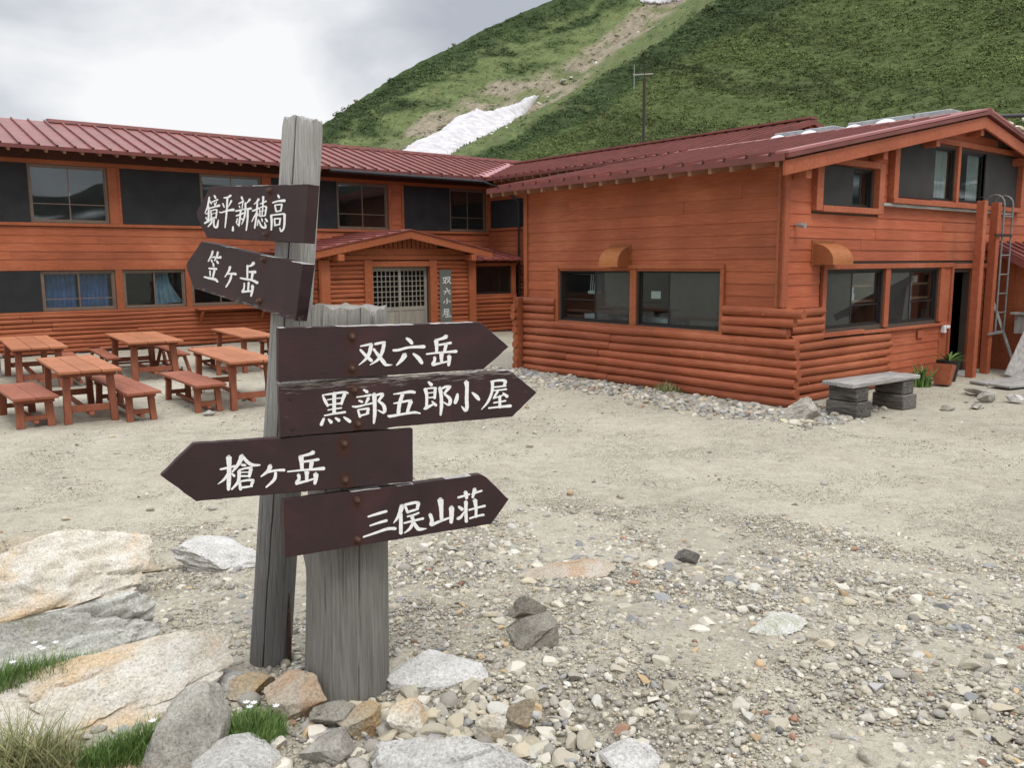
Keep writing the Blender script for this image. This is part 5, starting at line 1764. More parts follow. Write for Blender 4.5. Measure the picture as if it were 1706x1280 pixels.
def sand_mat():
    m, nt, b = mat("sandy_ground", 0.95, 0.15)
    tcn = N(nt, "ShaderNodeTexCoord")
    def noise(scale, detail=6, rough=.6):
        n = N(nt, "ShaderNodeTexNoise", inp={'Scale': scale, 'Detail': float(detail), 'Roughness': rough})
        L(nt, tcn, 'Object', n, 'Vector')
        return n
    a, b_, c, d = noise(.55, 5), noise(6, 6, .7), noise(55, 5, .7), noise(2.0, 5, .6)
    base = ramp(nt, [(0.30, (0.285, 0.257, 0.205)), (0.5, (0.445, 0.408, 0.33)), (0.68, (0.545, 0.505, 0.405))])
    s = N(nt, "ShaderNodeMath", operation='MULTIPLY_ADD', inp={1: .45})
    L(nt, a, 'Fac', s, 0)
    s2 = N(nt, "ShaderNodeMath", operation='MULTIPLY', inp={1: .55})
    L(nt, b_, 'Fac', s2, 0)
    L(nt, s2, 0, s, 2)
    L(nt, s, 0, base, 0)
    sp = ramp(nt, [(0.30, (0.52, 0.50, 0.46)), (0.45, (0.92, .91, .9)), (0.6, (1.0, 1.0, 1.0)), (0.75, (1.25, 1.24, 1.2))])
    L(nt, c, 'Fac', sp, 0)
    mm = N(nt, "ShaderNodeMix", data_type='RGBA', blend_type='MULTIPLY', inp={0: 1.0})
    L(nt, base, 0, mm, 6)
    L(nt, sp, 0, mm, 7)
    # scuffed darker drifts of coarse grit
    vo = N(nt, "ShaderNodeTexNoise", inp={'Scale': 22.0, 'Detail': 8.0, 'Roughness': 0.75})
    L(nt, tcn, 'Object', vo, 'Vector')
    g1 = ramp(nt, [(0.53, 0.0), (0.60, 1.0)])
    L(nt, vo, 'Fac', g1, 0)
    g2 = ramp(nt, [(0.46, 0.1), (0.60, 0.75)])
    L(nt, d, 'Fac', g2, 0)
    gm = N(nt, "ShaderNodeMath", operation='MULTIPLY')
    L(nt, g1, 0, gm, 0)
    L(nt, g2, 0, gm, 1)
    m3 = N(nt, "ShaderNodeMix", data_type='RGBA', inp={7: (0.22, 0.20, 0.16, 1)})
    L(nt, gm, 0, m3, 0)
    L(nt, mm, 2, m3, 6)
    fine = noise(210, 4, .8)
    fr_ = ramp(nt, [(0.33, (.50, .49, .46)), (0.46, (.93, .93, .92)), (0.58, (1.04, 1.04, 1.03)), (0.70, (1.4, 1.39, 1.36))])
    L(nt, fine, 'Fac', fr_, 0)
    m4 = N(nt, "ShaderNodeMix", data_type='RGBA', blend_type='MULTIPLY', inp={0: 1.0})
    L(nt, m3, 2, m4, 6)
    L(nt, fr_, 0, m4, 7)
    L(nt, m4, 2, b, 'Base Color')
    bp = N(nt, "ShaderNodeBump", inp={'Strength': 0.9, 'Distance': 0.015})
    h = N(nt, "ShaderNodeMath", operation='ADD')
    L(nt, b_, 'Fac', h, 0)
    L(nt, c, 'Fac', h, 1)
    L(nt, h, 0, bp, 'Height')
    L(nt, bp, 0, b, 'Normal')
    return m


M['sand'] = sand_mat()
rr = np.concatenate([[0], np.geomspace(.35, 30, 150), np.geomspace(33, 2500, 40)])
na = 360
aa = np.linspace(0, 2 * np.pi, na, endpoint=False)
V = [(0, 0, .45)]
for r_ in rr[1:]:
    for a in aa:
        x, y = r_ * math.sin(a), r_ * math.cos(a)
        z = float(gh(x, y))
        if r_ < 30:
            z += .018 * mnoise.noise((x * 1.3, y * 1.3, 3)) + .008 * mnoise.noise((x * 5, y * 5, 7))
            if r_ < 8: z += .004 * mnoise.noise((x * 22, y * 22, 1))
        V.append((x, y, z))
nr = len(rr) - 1
quads = []
for i in range(nr - 1):
    for k in range(na):
        k2 = (k + 1) % na
        quads.append((1 + i * na + k, 1 + (i + 1) * na + k, 1 + (i + 1) * na + k2, 1 + i * na + k2))
for k in range(na):
    quads.append((0, 1 + k, 1 + (k + 1) % na, 0))
me = bpy.data.meshes.new("ground")
me.from_pydata(V, [], [q if q[0] != q[3] else q[:3] for q in quads])
for p in me.polygons: p.use_smooth = True
bm = bmesh.new(); bm.from_mesh(me); bmesh.ops.recalc_face_normals(bm, faces=bm.faces)
if sum(f_.normal.z for f_ in bm.faces) < 0: bmesh.ops.reverse_faces(bm, faces=bm.faces)
bm.to_mesh(me); bm.free()
me.materials.append(M['sand'])
go = bpy.data.objects.new("ground", me)
C.objects.link(go)
tag(go, kind='structure')


# ------------------------------------------------------------------ stones
def ico(sub):
    bm = bmesh.new()
    bmesh.ops.create_icosphere(bm, subdivisions=sub, radius=1.0)
    bm.verts.index_update()
    v = np.array([q.co[:] for q in bm.verts])
    f_ = np.array([[q.index for q in p.verts] for p in bm.faces], np.int32)
    bm.free()
    return v, f_


ICO = {k: ico(k) for k in (1, 2, 3, 5, 6)}


def chop(v, rng, n, lo=.55, hi=.95):
    v = v.copy()
    for _ in range(n):
        d = rng.normal(size=3); d /= np.linalg.norm(d)
        t = rng.uniform(lo, hi)
        k = v @ d - t
        v -= np.where(k > 0, k, 0)[:, None] * d
    return v


PAL = np.array([(.50, .46, .37), (.55, .51, .43), (.43, .385, .30), (.33, .305, .26), (.47, .41, .30), (.56, .535, .47), (.265, .262, .258), (.47, .34, .20), (.36, .215, .145), (.36, .35, .33)])
PW = np.array([.24, .19, .21, .15, .10, .04, .03, .018, .010, .04])
PW = PW / PW.sum()
PNAME = ["beige", "pale beige", "brownish", "grey-brown", "buff", "whitish", "dark slate-grey", "ochre", "rust-coloured", "mid-grey"]

xs_, ys_, ss_, cs_ = [], [], [], []


def scatter(n, rmin, rmax, azmin, azmax, smin, smax, power, keep=None, pal=None):
    r = np.sqrt(nrng.uniform(rmin ** 2, rmax ** 2, n))
    a = np.radians(nrng.uniform(azmin, azmax, n))
    x, y = r * np.sin(a), r * np.cos(a)
    s = smin * (smax / smin) ** (nrng.uniform(0, 1, n) ** power)
    if keep is not None:
        k = nrng.uniform(0, 1, n) < keep(x, y)
        x, y, s = x[k], y[k], s[k]
    xs_.append(x); ys_.append(y); ss_.append(s)
    cs_.append(nrng.choice(len(PAL), len(x), p=PW if pal is None else pal))


def nz2d(x, y, f_, o=0.0):
    return np.array([mnoise.noise((float(a) * f_ + o, float(b) * f_, 2.2)) for a, b in zip(x, y)])


hutx = lambda x, y: (x - P0.x) * HB.x + (y - P0.y) * HB.y
huty = lambda x, y: (x - P0.x) * HA.x + (y - P0.y) * HA.y


def outside(x, y):
    u, v = hutx(x, y), huty(x, y)
    return ~(((u > -.02) & (v > .1) & (v < 15)) | (v > 14.9))


def near_keep(x, y):
    r = np.hypot(x, y)
    q = nz2d(x, y, 1.1)
    k = np.clip(1.15 - (r - 2.6) * .20 + q * 1.0, .10, 1)
    return k * outside(x, y)


# grit and pebbles of the mound
scatter(225000, 1.7, 7.0, -50, 64, .0030, .0085, 1.6, lambda x, y: np.clip(near_keep(x, y) + .25, 0, 1))
scatter(39000, 1.8, 6.8, -50, 64, .008, .022, 1.9, lambda x, y: np.clip(near_keep(x, y) + .05, 0, 1))
scatter(3800, 1.9, 6.6, -46, 62, .018, .045, 2.2, lambda x, y: near_keep(x, y) * .8)
# rubble round the stump and in front of it
def blob(cx, cy, rx, ry):
    return lambda x, y: np.exp(-((x - cx) / rx) ** 2 - ((y - cy) / ry) ** 2)
scatter(4600, 1.9, 3.6, -30, 30, .010, .046, 1.5, blob(-.35, 2.58, .60, .36))
scatter(1500, 1.9, 4.0, -40, 10, .012, .034, 1.6, blob(-1.15, 3.2, .35, .7))
scatter(900, 1.9, 4.2, 0, 40, .012, .045, 1.7, blob(1.5, 2.9, .6, .6))
# stony line across the yard in the middle distance
scatter(3000, 3.2, 6.2, -12, 46, .012, .05, 1.8, lambda x, y: np.exp(-((y - (4.95 - .42 * (x - .1))) / .38) ** 2) * (x > -.6))
# loose stones on the open sand
scatter(125000, 6.3, 12, -46, 56, .0035, .008, 1.5, lambda x, y: outside(x, y) * np.clip(1.25 - (np.hypot(x, y) - 6) / 6.5 + .6 * nz2d(x, y, .9), .1, 1), pal=[.30, .34, .10, .04, .14, .05, .005, .01, .005, .01])
scatter(19000, 6, 17, -46, 54, .005, .018, 2.0, lambda x, y: outside(x, y) * (.25 + .75 * (nz2d(x, y, .6) > .12)))
scatter(430, 6, 16, -46, 54, .02, .05, 2.0, lambda x, y: outside(x, y) * .7)
# drain of rubble along the kitchen wall and round its corner
def wallstrip(x, y):
    u, v = hutx(x, y), huty(x, y)
    side = np.exp(-((u + .50 + .15 * np.sin(v * 2)) / .46) ** 2) * (v > -.9) * (v < 6.6) * (u < -.06)
    front = np.exp(-((v + .35) / .35) ** 2) * (u > -.9) * (u < 1.1) * (v < -.02)
    return np.clip(side * np.where(v < 1.5, 1.0, .75) + front, 0, 1)
scatter(62000, 10, 18.5, -6, 30, .018, .075, 2.0, wallstrip, pal=[.16, .10, .16, .20, .08, .04, .06, .02, .01, .17])
scatter(1500, 14, 26, -40, 8, .02, .06, 2, lambda x, y: np.exp(-((huty(x, y) - 14.55) / .25) ** 2) + .8 * np.exp(-((huty(x, y) - 12.9) / .3) ** 2 - ((hutx(x, y) - 4.9) / .9) ** 2) * (huty(x, y) < 13.1))
X, Y, S, CI = map(np.concatenate, (xs_, ys_, ss_, cs_))
# keep clear of the posts and big rocks
kp = (np.hypot(X + .628, Y - 2.937) > .165) & (np.hypot(X + .985, Y - 3.156) > .09)
X, Y, S, CI = X[kp], Y[kp], S[kp], CI[kp]
Z = gh(X, Y)
azd = np.degrees(np.arctan2(X, Y))
# what shows largest becomes individual stones
cy_ = Y * .98980 - (Z - 2) * .142448
py_ = ((Z - 2) * .98978 + Y * .142445) / np.maximum(cy_, .1)
inview = (np.abs(X / np.maximum(cy_, .1)) < .60) & (py_ > -.45) & (Y > 0)
score = np.where(inview, S / np.hypot(X, Y), 0)
order = np.argsort(-score)
NBIG = 280
big, rest = order[:NBIG], order[NBIG:]

# bulk gravel: one object
def merge(idx, sub, nvar, chopn):
    bases = [chop(ICO[sub][0], nrng, chopn, .34, .82) for _ in range(nvar)]
    F0 = ICO[sub][1]
    n, nv = len(idx), len(ICO[sub][0])
    var = nrng.integers(0, nvar, n)
    B = np.stack(bases)[var]
    sc = S[idx][:, None] * np.stack([nrng.uniform(.8, 1.35, n), nrng.uniform(.7, 1.1, n), nrng.uniform(.45, .8, n)], 1)
    B = B * sc[:, None, :]
    t = nrng.uniform(0, 6.283, n)
    c, s = np.cos(t)[:, None], np.sin(t)[:, None]
    tl = nrng.normal(0, .3, n)
    ct, st = np.cos(tl)[:, None], np.sin(tl)[:, None]
    x, y, z = B[..., 0], B[..., 1], B[..., 2]
    y, z = y * ct - z * st, y * st + z * ct
    x, y = x * c - y * s, x * s + y * c
    P = np.stack([x + X[idx][:, None], y + Y[idx][:, None], z + (Z[idx] + S[idx] * .18)[:, None]], 2).reshape(-1, 3)
    F_ = (F0[None] + (np.arange(n) * nv)[:, None, None]).reshape(-1, 3)
    col = PAL[CI[idx]] * nrng.uniform(.58, 1.18, (n, 1))
    col = np.repeat(np.clip(col, 0, .9), nv, 0)
    return P, F_, col


small = rest[S[rest] < .014]
large = rest[S[rest] >= .014]
P1, F1, C1 = merge(small, 1, 16, 3)
P2, F2, C2 = merge(large, 2, 20, 7)
gv = np_mesh("gravel", np.concatenate([P1, P2]), np.concatenate([F1, F2 + len(P1)]), M['gravel'], col=np.concatenate([C1, C2]))
tag(gv, "loose beige gravel and small pebbles strewn over the yard", kind='stuff')

# individual stones share a few meshes; one mesh per shape and colour
stone_mesh = {}


def stone_obj(i):
    ci, var = int(CI[i]), int(i) % 4
    key = (ci, var)
    if key not in stone_mesh:
        rg = np.random.default_rng(100 + ci * 7 + var)
        v = chop(ICO[3][0], rg, 9, .36, .82)
        v += np.array([mnoise.noise_vector(Vector(p) * 2.3) for p in v]) * .05
        me = bpy.data.meshes.new("stone")
        me.from_pydata(v.tolist(), [], ICO[3][1].tolist())
        a = me.attributes.new("col", 'FLOAT_COLOR', 'POINT')
        c4 = np.ones((len(v), 4), np.float32)
        c4[:, :3] = PAL[ci] * rg.uniform(.85, 1.15)
        a.data.foreach_set('color', c4.ravel())
        me.materials.append(M['gravel'])
        stone_mesh[key] = me
    o = bpy.data.objects.new("stone", stone_mesh[key])
    C.objects.link(o)
    s = S[i]
    o.scale = (s * rnd.uniform(.85, 1.4), s * rnd.uniform(.75, 1.1), s * rnd.uniform(.5, .8))
    o.rotation_euler = (rnd.uniform(-.3, .3), rnd.uniform(-.3, .3), rnd.uniform(0, 6.28))
    o.location = (X[i], Y[i], Z[i] + s * .16)
    u, v = hutx(X[i], Y[i]), huty(X[i], Y[i])
    r_ = math.hypot(X[i], Y[i])
    if wallstrip(np.array([X[i]]), np.array([Y[i]]))[0] > .3: wh = "in the rubble strip at the foot of the kitchen's log wall"
    elif math.hypot(X[i] + .6, Y[i] - 2.8) < .75: wh = "in the rubble around the foot of the stump signpost"
    elif X[i] < -.9 and r_ < 4.5: wh = "among the boulders left of the tall signpost"
    elif r_ < 3.4: wh = "in the gravel of the right foreground" if X[i] > .5 else "in the gravel at the bottom centre"
    elif r_ < 6.6: wh = "in the stony line across the yard right of the signs"
    else: wh = "lying loose on the open sand of the yard"
    zz = "fist-sized" if s > .035 else "small"
    tag(o, f"{zz} {PNAME[ci]} stone {wh}", "stone", f"{zz} {PNAME[ci]} stones {wh}")


for i in big: stone_obj(i)


# ------------------------------------------------------------------ boulders
def rock_mat(name, c_lo, c_mid, c_hi, stain=None, lichen=None):
    m, nt, b = mat(name, 0.9, 0.2)
    tcn = N(nt, "ShaderNodeTexCoord")
    def noise(scale, detail=8, rough=.65, off=0.0):
        mp = N(nt, "ShaderNodeMapping", inp={1: (off, off, off)})
        L(nt, tcn, 'Object', mp, 0)
        n = N(nt, "ShaderNodeTexNoise", inp={'Scale': scale, 'Detail': float(detail), 'Roughness': rough})
        L(nt, mp, 0, n, 'Vector')
        return n
    n1, n2, n3 = noise(9), noise(95, 5, .8), noise(2.6, 6, .6, 3.3)
    rp = ramp(nt, [(0.30, c_lo), (0.5, c_mid), (0.70, c_hi)])
    L(nt, n1, 'Fac', rp, 0)
    cur, so = rp, 0
    if stain:
        rs = ramp(nt, [(0.50, 0), (0.63, .75)])
        L(nt, n3, 'Fac', rs, 0)
        mm = N(nt, "ShaderNodeMix", data_type='RGBA', inp={7: (*stain, 1)})
        L(nt, rs, 0, mm, 0); nt.links.new(cur.outputs[so], mm.inputs[6])
        cur, so = mm, 2
    if lichen:
        n4 = noise(5.5, 8, .7, 8.1)
        rs = ramp(nt, [(0.53, 0), (0.60, .7)])
        L(nt, n4, 'Fac', rs, 0)
        mm = N(nt, "ShaderNodeMix", data_type='RGBA', inp={7: (*lichen, 1)})
        L(nt, rs, 0, mm, 0); nt.links.new(cur.outputs[so], mm.inputs[6])
        cur, so = mm, 2
    sp = ramp(nt, [(0.30, (.22, .21, .20)), (0.43, (.78, .78, .78)), (0.56, (1.03, 1.03, 1.03)), (0.70, (1.3, 1.3, 1.3))])
    L(nt, n2, 'Fac', sp, 0)
    m2 = N(nt, "ShaderNodeMix", data_type='RGBA', blend_type='MULTIPLY', inp={0: 1.0})
    nt.links.new(cur.outputs[so], m2.inputs[6]); L(nt, sp, 0, m2, 7)
    L(nt, m2, 2, b, 'Base Color')
    h = N(nt, "ShaderNodeMath", operation='MULTIPLY_ADD', inp={1: .35})
    L(nt, n2, 'Fac', h, 0); L(nt, n1, 'Fac', h, 2)
    bp = N(nt, "ShaderNodeBump", inp={'Strength': 1.0, 'Distance': 0.022})
    L(nt, h, 0, bp, 'Height')
    L(nt, bp, 0, b, 'Normal')
    return m


GR = {'cream': rock_mat("granite_cream", (.53, .465, .36), (.69, .63, .53), (.78, .74, .66), stain=(.66, .46, .25)),
      'pale': rock_mat("granite_pale", (.46, .44, .40), (.60, .58, .54), (.72, .70, .66)),
      'grey': rock_mat("granite_grey", (.27, .25, .215), (.42, .395, .34), (.54, .51, .45), stain=(.28, .245, .21)),
      'green': rock_mat("granite_lichen", (.46, .445, .39), (.59, .575, .515), (.69, .68, .63), lichen=(.43, .43, .29)),
      'rust': rock_mat("granite_rust", (.40, .32, .23), (.49, .42, .33), (.55, .50, .43), stain=(.47, .28, .15)),
      'brown': rock_mat("stone_brown", (.20, .18, .145), (.30, .275, .225), (.38, .35, .29)),
      'buff': rock_mat("stone_buff", (.34, .28, .19), (.45, .38, .28), (.52, .47, .38), stain=(.46, .30, .14)),
      'dark': rock_mat("stone_dark", (.10, .095, .085), (.17, .16, .14), (.22, .21, .19))}


def boulder(loc, size, rot, mt, label, seed, sub=5, nchop=16, rough=.05, tilt=(0, 0), name="boulder", cat="boulder", group=None, lo=.40, hi=.84, cracks=0):
    rg = np.random.default_rng(seed)
    v = chop(ICO[sub][0], rg, nchop, lo, hi)
    o3 = rg.uniform(0, 50, 3)
    dsp = np.array([mnoise.fractal(Vector(p * 1.7 + o3), 0.9, 2.1, 5) for p in v])
    ds2 = np.array([mnoise.noise(Vector(p * np.array([2, 2, 9.]) + o3)) for p in v])
    nrm = v / np.maximum(np.linalg.norm(v, axis=1, keepdims=True), 1e-6)
    ds3 = np.array([mnoise.fractal(Vector(p * 6.5 + o3), 0.8, 2.1, 4) for p in v]) if sub > 3 else 0
    v = v + nrm * (dsp * rough * .8 + ds2 * rough * .4 + ds3 * rough * .42)[:, None]
    for _ in range(cracks):
        d = rg.normal(size=3) * (.5, 1, 1); d /= np.linalg.norm(d)
        t = v @ d - rg.uniform(-.25, .35) - .05 * ds2
        along = v @ np.cross(d, (.3, .2, 1.0))
        v = v - nrm * (rg.uniform(.08, .16) * np.exp(-(t / .018) ** 2) * np.exp(-((along - rg.uniform(-.4, .4)) / .28) ** 4))[:, None]
    v = v * np.array(size)
    me = bpy.data.meshes.new(name)
    me.from_pydata(v.tolist(), [], ICO[sub][1].tolist())
    me.polygons.foreach_set('use_smooth', [True] * len(me.polygons))
    try: me.set_sharp_from_angle(angle=R(38))
    except Exception: pass
    me.materials.append(GR[mt])
    o = bpy.data.objects.new(name, me)
    C.objects.link(o)
    o.location = loc
    o.rotation_euler = (R(tilt[0]), R(tilt[1]), R(rot))
    tag(o, label, cat, group)
    return o


big_rocks = [
    ((-2.42, 4.10, .26), (.60, .46, .28), 8, 'cream', "broad flat cream boulder with an ochre left edge, upper one of the left pile", 21, (4, -2)),
    ((-2.85, 5.05, .12), (.66, .30, .15), -6, 'buff', "ochre-topped boulder at the back of the left pile", 22, (0, 0)),
    ((-1.90, 3.36, .36), (.60, .29, .20), 14, 'green', "grey-green lichen slab lying between the two cream boulders", 23, (12, -8)),
    ((-1.55, 2.76, .42), (.48, .25, .185), 22, 'cream', "long cream and orange slab with dark slots above the green grass", 24, (16, -10)),
    ((-1.03, 2.47, .38), (.125, .07, .235), 16, 'grey', "upright grey-brown stone leaning at the right end of the cream slab", 25, (-16, 20)),
    ((-.82, 2.40, .39), (.17, .14, .12), 10, 'pale', "rounded pale stone with a yellowish face at the bottom left of centre", 26, (8, 6)),
    ((-.17, 2.35, .41), (.42, .15, .15), -6, 'pale', "large white granite boulder cut by the bottom picture edge", 27, (6, 0)),
    ((-.785, 2.74, .48), (.125, .10, .105), 30, 'rust', "orange-brown angular rock wedged against the foot of the stump", 28, (10, -12)),
    ((-1.80, 4.95, .20), (.34, .22, .12), 10, 'pale', "white granite rock behind the tall grey signpost", 29, (6, 4)),
    ((-.32, 3.02, .43), (.25, .13, .08), 12, 'pale', "flat white slab on the gravel right of the stump", 30, (6, -6)),
    ((.05, 3.62, .44), (.105, .085, .075), 20, 'brown', "brown stone half sunk in gravel, farther of the pair right of the signs", 31, (0, 0)),
    ((.09, 3.28, .45), (.13, .10, .10), -15, 'brown', "brown pyramid-shaped stone, nearer of the pair right of the signs", 32, (8, 0)),
    ((.28, 4.42, .30), (.32, .18, .055), -6, 'rust', "flat pinkish stone flush with the gravel in the middle of the yard", 33, (0, 0)),
    ((1.02, 4.72, .28), (.08, .035, .04), -20, 'dark', "dark split stone standing in the stony line across the yard", 34, (20, 10)),
    ((1.12, 3.44, .425), (.17, .09, .045), 20, 'green', "flat whitish stone at right in the foreground gravel", 35, (4, 2)),
    ((-.35, 2.62, .48), (.09, .06, .055), 60, 'cream', "cream stone lying right below the stump", 36, (20, 10)),
    ((.03, 2.62, .49), (.052, .05, .075), 10, 'buff', "upright buff pebble right of the cream stones below the lowest board", 37, (10, 15)),
    ((-.075, 2.57, .48), (.07, .055, .06), 40, 'cream', "pale cream stone leaning on the buff pebble", 38, (0, 20)),
    ((-.63, 2.66, .48), (.10, .065, .05), 20, 'brown', "brown flat stone in front of the stump", 39, (10, 0)),
    ((-.57, 2.46, .46), (.11, .07, .07), 35, 'grey', "streaked grey stone at the bottom left of the white granite boulder", 40, (15, 20)),
    ((-.50, 2.62, .48), (.10, .06, .05), -20, 'buff', "buff stone with a flat top in the rubble below the stump", 41, (5, -8)),
    ((-1.08, 2.95, .46), (.085, .07, .055), 0, 'pale', "pale rounded rock at the foot of the tall post", 42, (0, 10)),
    ((-.97, 2.85, .46), (.10, .06, .055), 25, 'buff', "buff rock between the cream slab and the orange-brown rock", 43, (0, 0)),
    ((-1.22, 3.0, .46), (.11, .08, .08), 50, 'grey', "grey rock above the cream slab, left of the tall post", 44, (0, 0)),
    ((.34, 2.47, .43), (.12, .10, .055), -30, 'pale', "whitish angular stone right of the bottom grass tuft", 45, (4, 10)),
    ((3.70, 10.46, .08), (.30, .17, .16), 30, 'grey', "angular grey rock lying at the log corner of the kitchen", 46, (12, -18)),
]
for loc, size, rot, mt, lab, sd, tl in big_rocks:
    size = tuple(1.16 * q for q in size)
    loc = (loc[0], loc[1], loc[2] + .16 * size[2])
    boulder(loc, size, rot, mt, lab, sd, sub=6 if max(size) > .4 else 5, tilt=tl, cat="boulder" if max(size) > .19 else "stone", name="boulder" if max(size) > .19 else "rock", rough=.085 if max(size) > .3 else .06, cracks=5 if max(size) > .4 else 1)
pv = W(1.0, -1.0)
door_stones = [((1.95, -1.55, .04), (.17, .10, .05), 'grey', "flat grey stone in front of the weathered bench"), ((1.55, -1.35, .03), (.13, .08, .04), 'brown', "low brown stone under the front of the weathered bench"),
               ((3.05, -1.15, .08), (.30, .18, .10), 'grey', "broad flat-topped grey stone among the stones before the kitchen door"), ((2.55, -1.42, .08), (.17, .12, .10), 'grey', "grey stone at the left end of the stones before the door"),
               ((2.85, -1.68, .07), (.20, .12, .09), 'pale', "white angular stone in the row before the door"), ((3.35, -2.1, .07), (.34, .20, .10), 'cream', "large cream stone, nearest of those before the door"),
               ((3.85, -1.75, .08), (.28, .12, .06), 'buff', "flat buff stone lying on the end of the grey boards"), ((4.4, -2.25, .05), (.16, .11, .07), 'buff', "buff stone at the right edge of the picture"),
               ((2.75, -2.05, .03), (.10, .07, .04), 'pale', "small white stone in front of the row before the door"), ((3.0, -2.45, .02), (.12, .08, .03), 'cream', "small cream stone farthest in front of the boards")]
for k, ((u, v, z), size, mt, lab) in enumerate(door_stones):
    q = W(u, v, z)
    boulder(q, size, rnd.uniform(0, 180), mt, lab, 60 + k, sub=3, name="rock", cat="stone", group="stones lying before the kitchen door")
boulder((-4.08, 11.12, .03), (.13, .08, .05), 10, 'grey', "flat grey stone at the front leg of the orange bench", 80, sub=3, name="rock", cat="stone")

# grass between the boulders
GH_ = .44
tuft(-1.80, 2.86, .45, .30, .10, .21, 4200, 'grass', "green grass strip between the lichen slab and the cream slab", rot=R(22), w=.0016, flowers=5, bias=(.1, -.1))
tuft(-1.16, 2.50, .45, .22, .07, .17, 2600, 'grass', "green grass strip under the lower edge of the cream slab", rot=R(28), w=.0016, flowers=1, bias=(.1, -.15))
tuft(-.88, 2.58, .44, .12, .10, .15, 2600, 'grass', "green grass cushion with tiny white flowers right of the upright stone", w=.0016, flowers=5, bias=(.1, 0))
tuft(-1.52, 2.42, .42, .16, .10, .26, 900, 'grass_mix', "long pale grass clump in the bottom left corner", w=.0022, lean=.9)
tuft(.03, 2.33, .45, .09, .05, .07, 1100, 'grass', "small bright grass tuft on the white boulder's right end", w=.0014)
tuft(-2.75, 4.75, .10, .25, .06, .11, 300, 'grass_mix', "sparse grass line between the two uppermost left boulders", w=.003)
mb = MB()
blades(mb, 5200, .36, .16, .05, .0016, 1.8)
o = mb.build("dry_grass", M['drygrass'], None, recalc=False)
o.location, o.rotation_euler = (-1.22, 2.36, .45), (0, 0, R(18))
tag(o, "mat of dry straw-coloured grass at the bottom left", kind='stuff')
# a few dead twigs

# ------------------------------------------------------------------ the mountain side behind the huts
def line(pts): 
    a = np.array(pts)
    return lambda az: np.interp(az, a[:, 0], a[:, 1])


SIL = line([(-40, -3), (-27.93, .83), (-21.07, 3.96), (-14.77, 7.41), (-12.09, 8.95), (-9.75, 10.43), (-7.79, 11.7), (-5.83, 12.77), (-3.48, 13.82), (-1.91, 14.6), (-.35, 15.22), (1.21, 15.82), (2.76, 16.34), (5.84, 17.6), (9.6, 18.88), (16.8, 20.32), (29.63, 20.97), (41.71, 19.54), (62, 12)])
GE = line([(-40, -8), (-15.66, 4.24), (-9.87, 6.88), (-7.5, 8.3), (-5.12, 9.7), (-2.35, 10.92), (.02, 12.01), (2.18, 12.52), (3.93, 12.9), (5.86, 14.0), (7.77, 15.15), (8.71, 15.8), (13.27, 18.9), (16, 21.5), (20, 29), (34, 46)])
GB = line([(-40, -10), (-9.96, 3.91), (-4.39, 6.81), (-1.99, 8.14), (0, 9.07), (1.98, 10.28), (3.94, 11.41), (5.88, 12.62), (7.8, 13.79), (9.68, 14.92), (11.16, 16.02), (15.1, 18.64), (18, 21), (20, 27), (34, 42)])
SP = line([(-40, -11), (-9.98, 3.53), (-3, 6.78), (-.01, 7.95), (1.98, 9.05), (4.34, 10.5), (6.28, 11.72), (8.19, 12.9), (10.08, 14.04), (11.92, 15.3), (13.02, 15.9), (15.16, 17.05), (20.27, 19.33), (24, 22), (30, 26)])
OL = line([(-40, -12), (-6.02, 4.31), (-.02, 6.92), (3.56, 8.28), (5.91, 9.36), (9.73, 12.24), (13.81, 13.77), (18.07, 15.11), (23.7, 16.78), (29.86, 17.91), (36, 20)])


def sstep(x, a, b):
    t = np.clip((x - a) / (b - a), 0, 1)
    return t * t * (3 - 2 * t)


def hill_r(az, el):
    """distance of the slope: the far meadow flank, the gully and the nearer pine spur."""
    far = 62 + (el - 4) * 15.0
    near = 52 + (el - 4) * 8.5
    k = sstep(el, SP(az) - .25, GB(az) + .25)
    gully = np.exp(-((el - (GB(az) + .2)) / .7) ** 2) * 6
    return np.maximum(near + (far - near) * k + gully, 36)


def fbm(x, y, f0, o=0.0, oct_=4):
    return np.array([mnoise.fractal(Vector((float(a) * f0 + o, float(b) * f0, o)), .9, 2.0, oct_) for a, b in zip(np.ravel(x), np.ravel(y))]).reshape(np.shape(x))


def hill_xyz(az, el):
    r = hill_r(az, el)
    a = np.radians(az)
    return np.stack([r * np.sin(a), r * np.cos(a), 2 + r * np.tan(np.radians(el))], -1)


az1 = np.arange(-34, 56.01, .25)
nt_ = 170
T = np.linspace(0, 1, nt_)
AZ = np.repeat(az1[:, None], nt_, 1)
E0 = -2.5
EL = E0 + (np.maximum(SIL(AZ), E0 + .4) - E0) * T[None]
G = hill_xyz(AZ, EL)
dn = fbm(G[..., 0], G[..., 1], .045, 1.3, 5)
G[..., 2] += dn * 1.1 * np.clip(T, 0, 1)[None] * (T[None] < .985)
G[..., 2] += fbm(G[..., 0], G[..., 1], .5, 5.3, 3) * .22
# the far side falls away
back = []
for k, (dr, dz) in enumerate(((10, -1.2), (30, -8), (70, -30), (130, -75))):
    a = np.radians(az1)
    b = G[:, -1].copy()
    b[:, 0] += np.sin(a) * dr; b[:, 1] += np.cos(a) * dr; b[:, 2] += dz
    back.append(b)
G2 = np.concatenate([G, np.stack(back, 1)], 1)
AZ2 = np.concatenate([AZ, np.repeat(az1[:, None], 4, 1)], 1)
EL2 = np.concatenate([EL, np.repeat(EL[:, -1:], 4, 1)], 1)
nu, nv = G2.shape[:2]


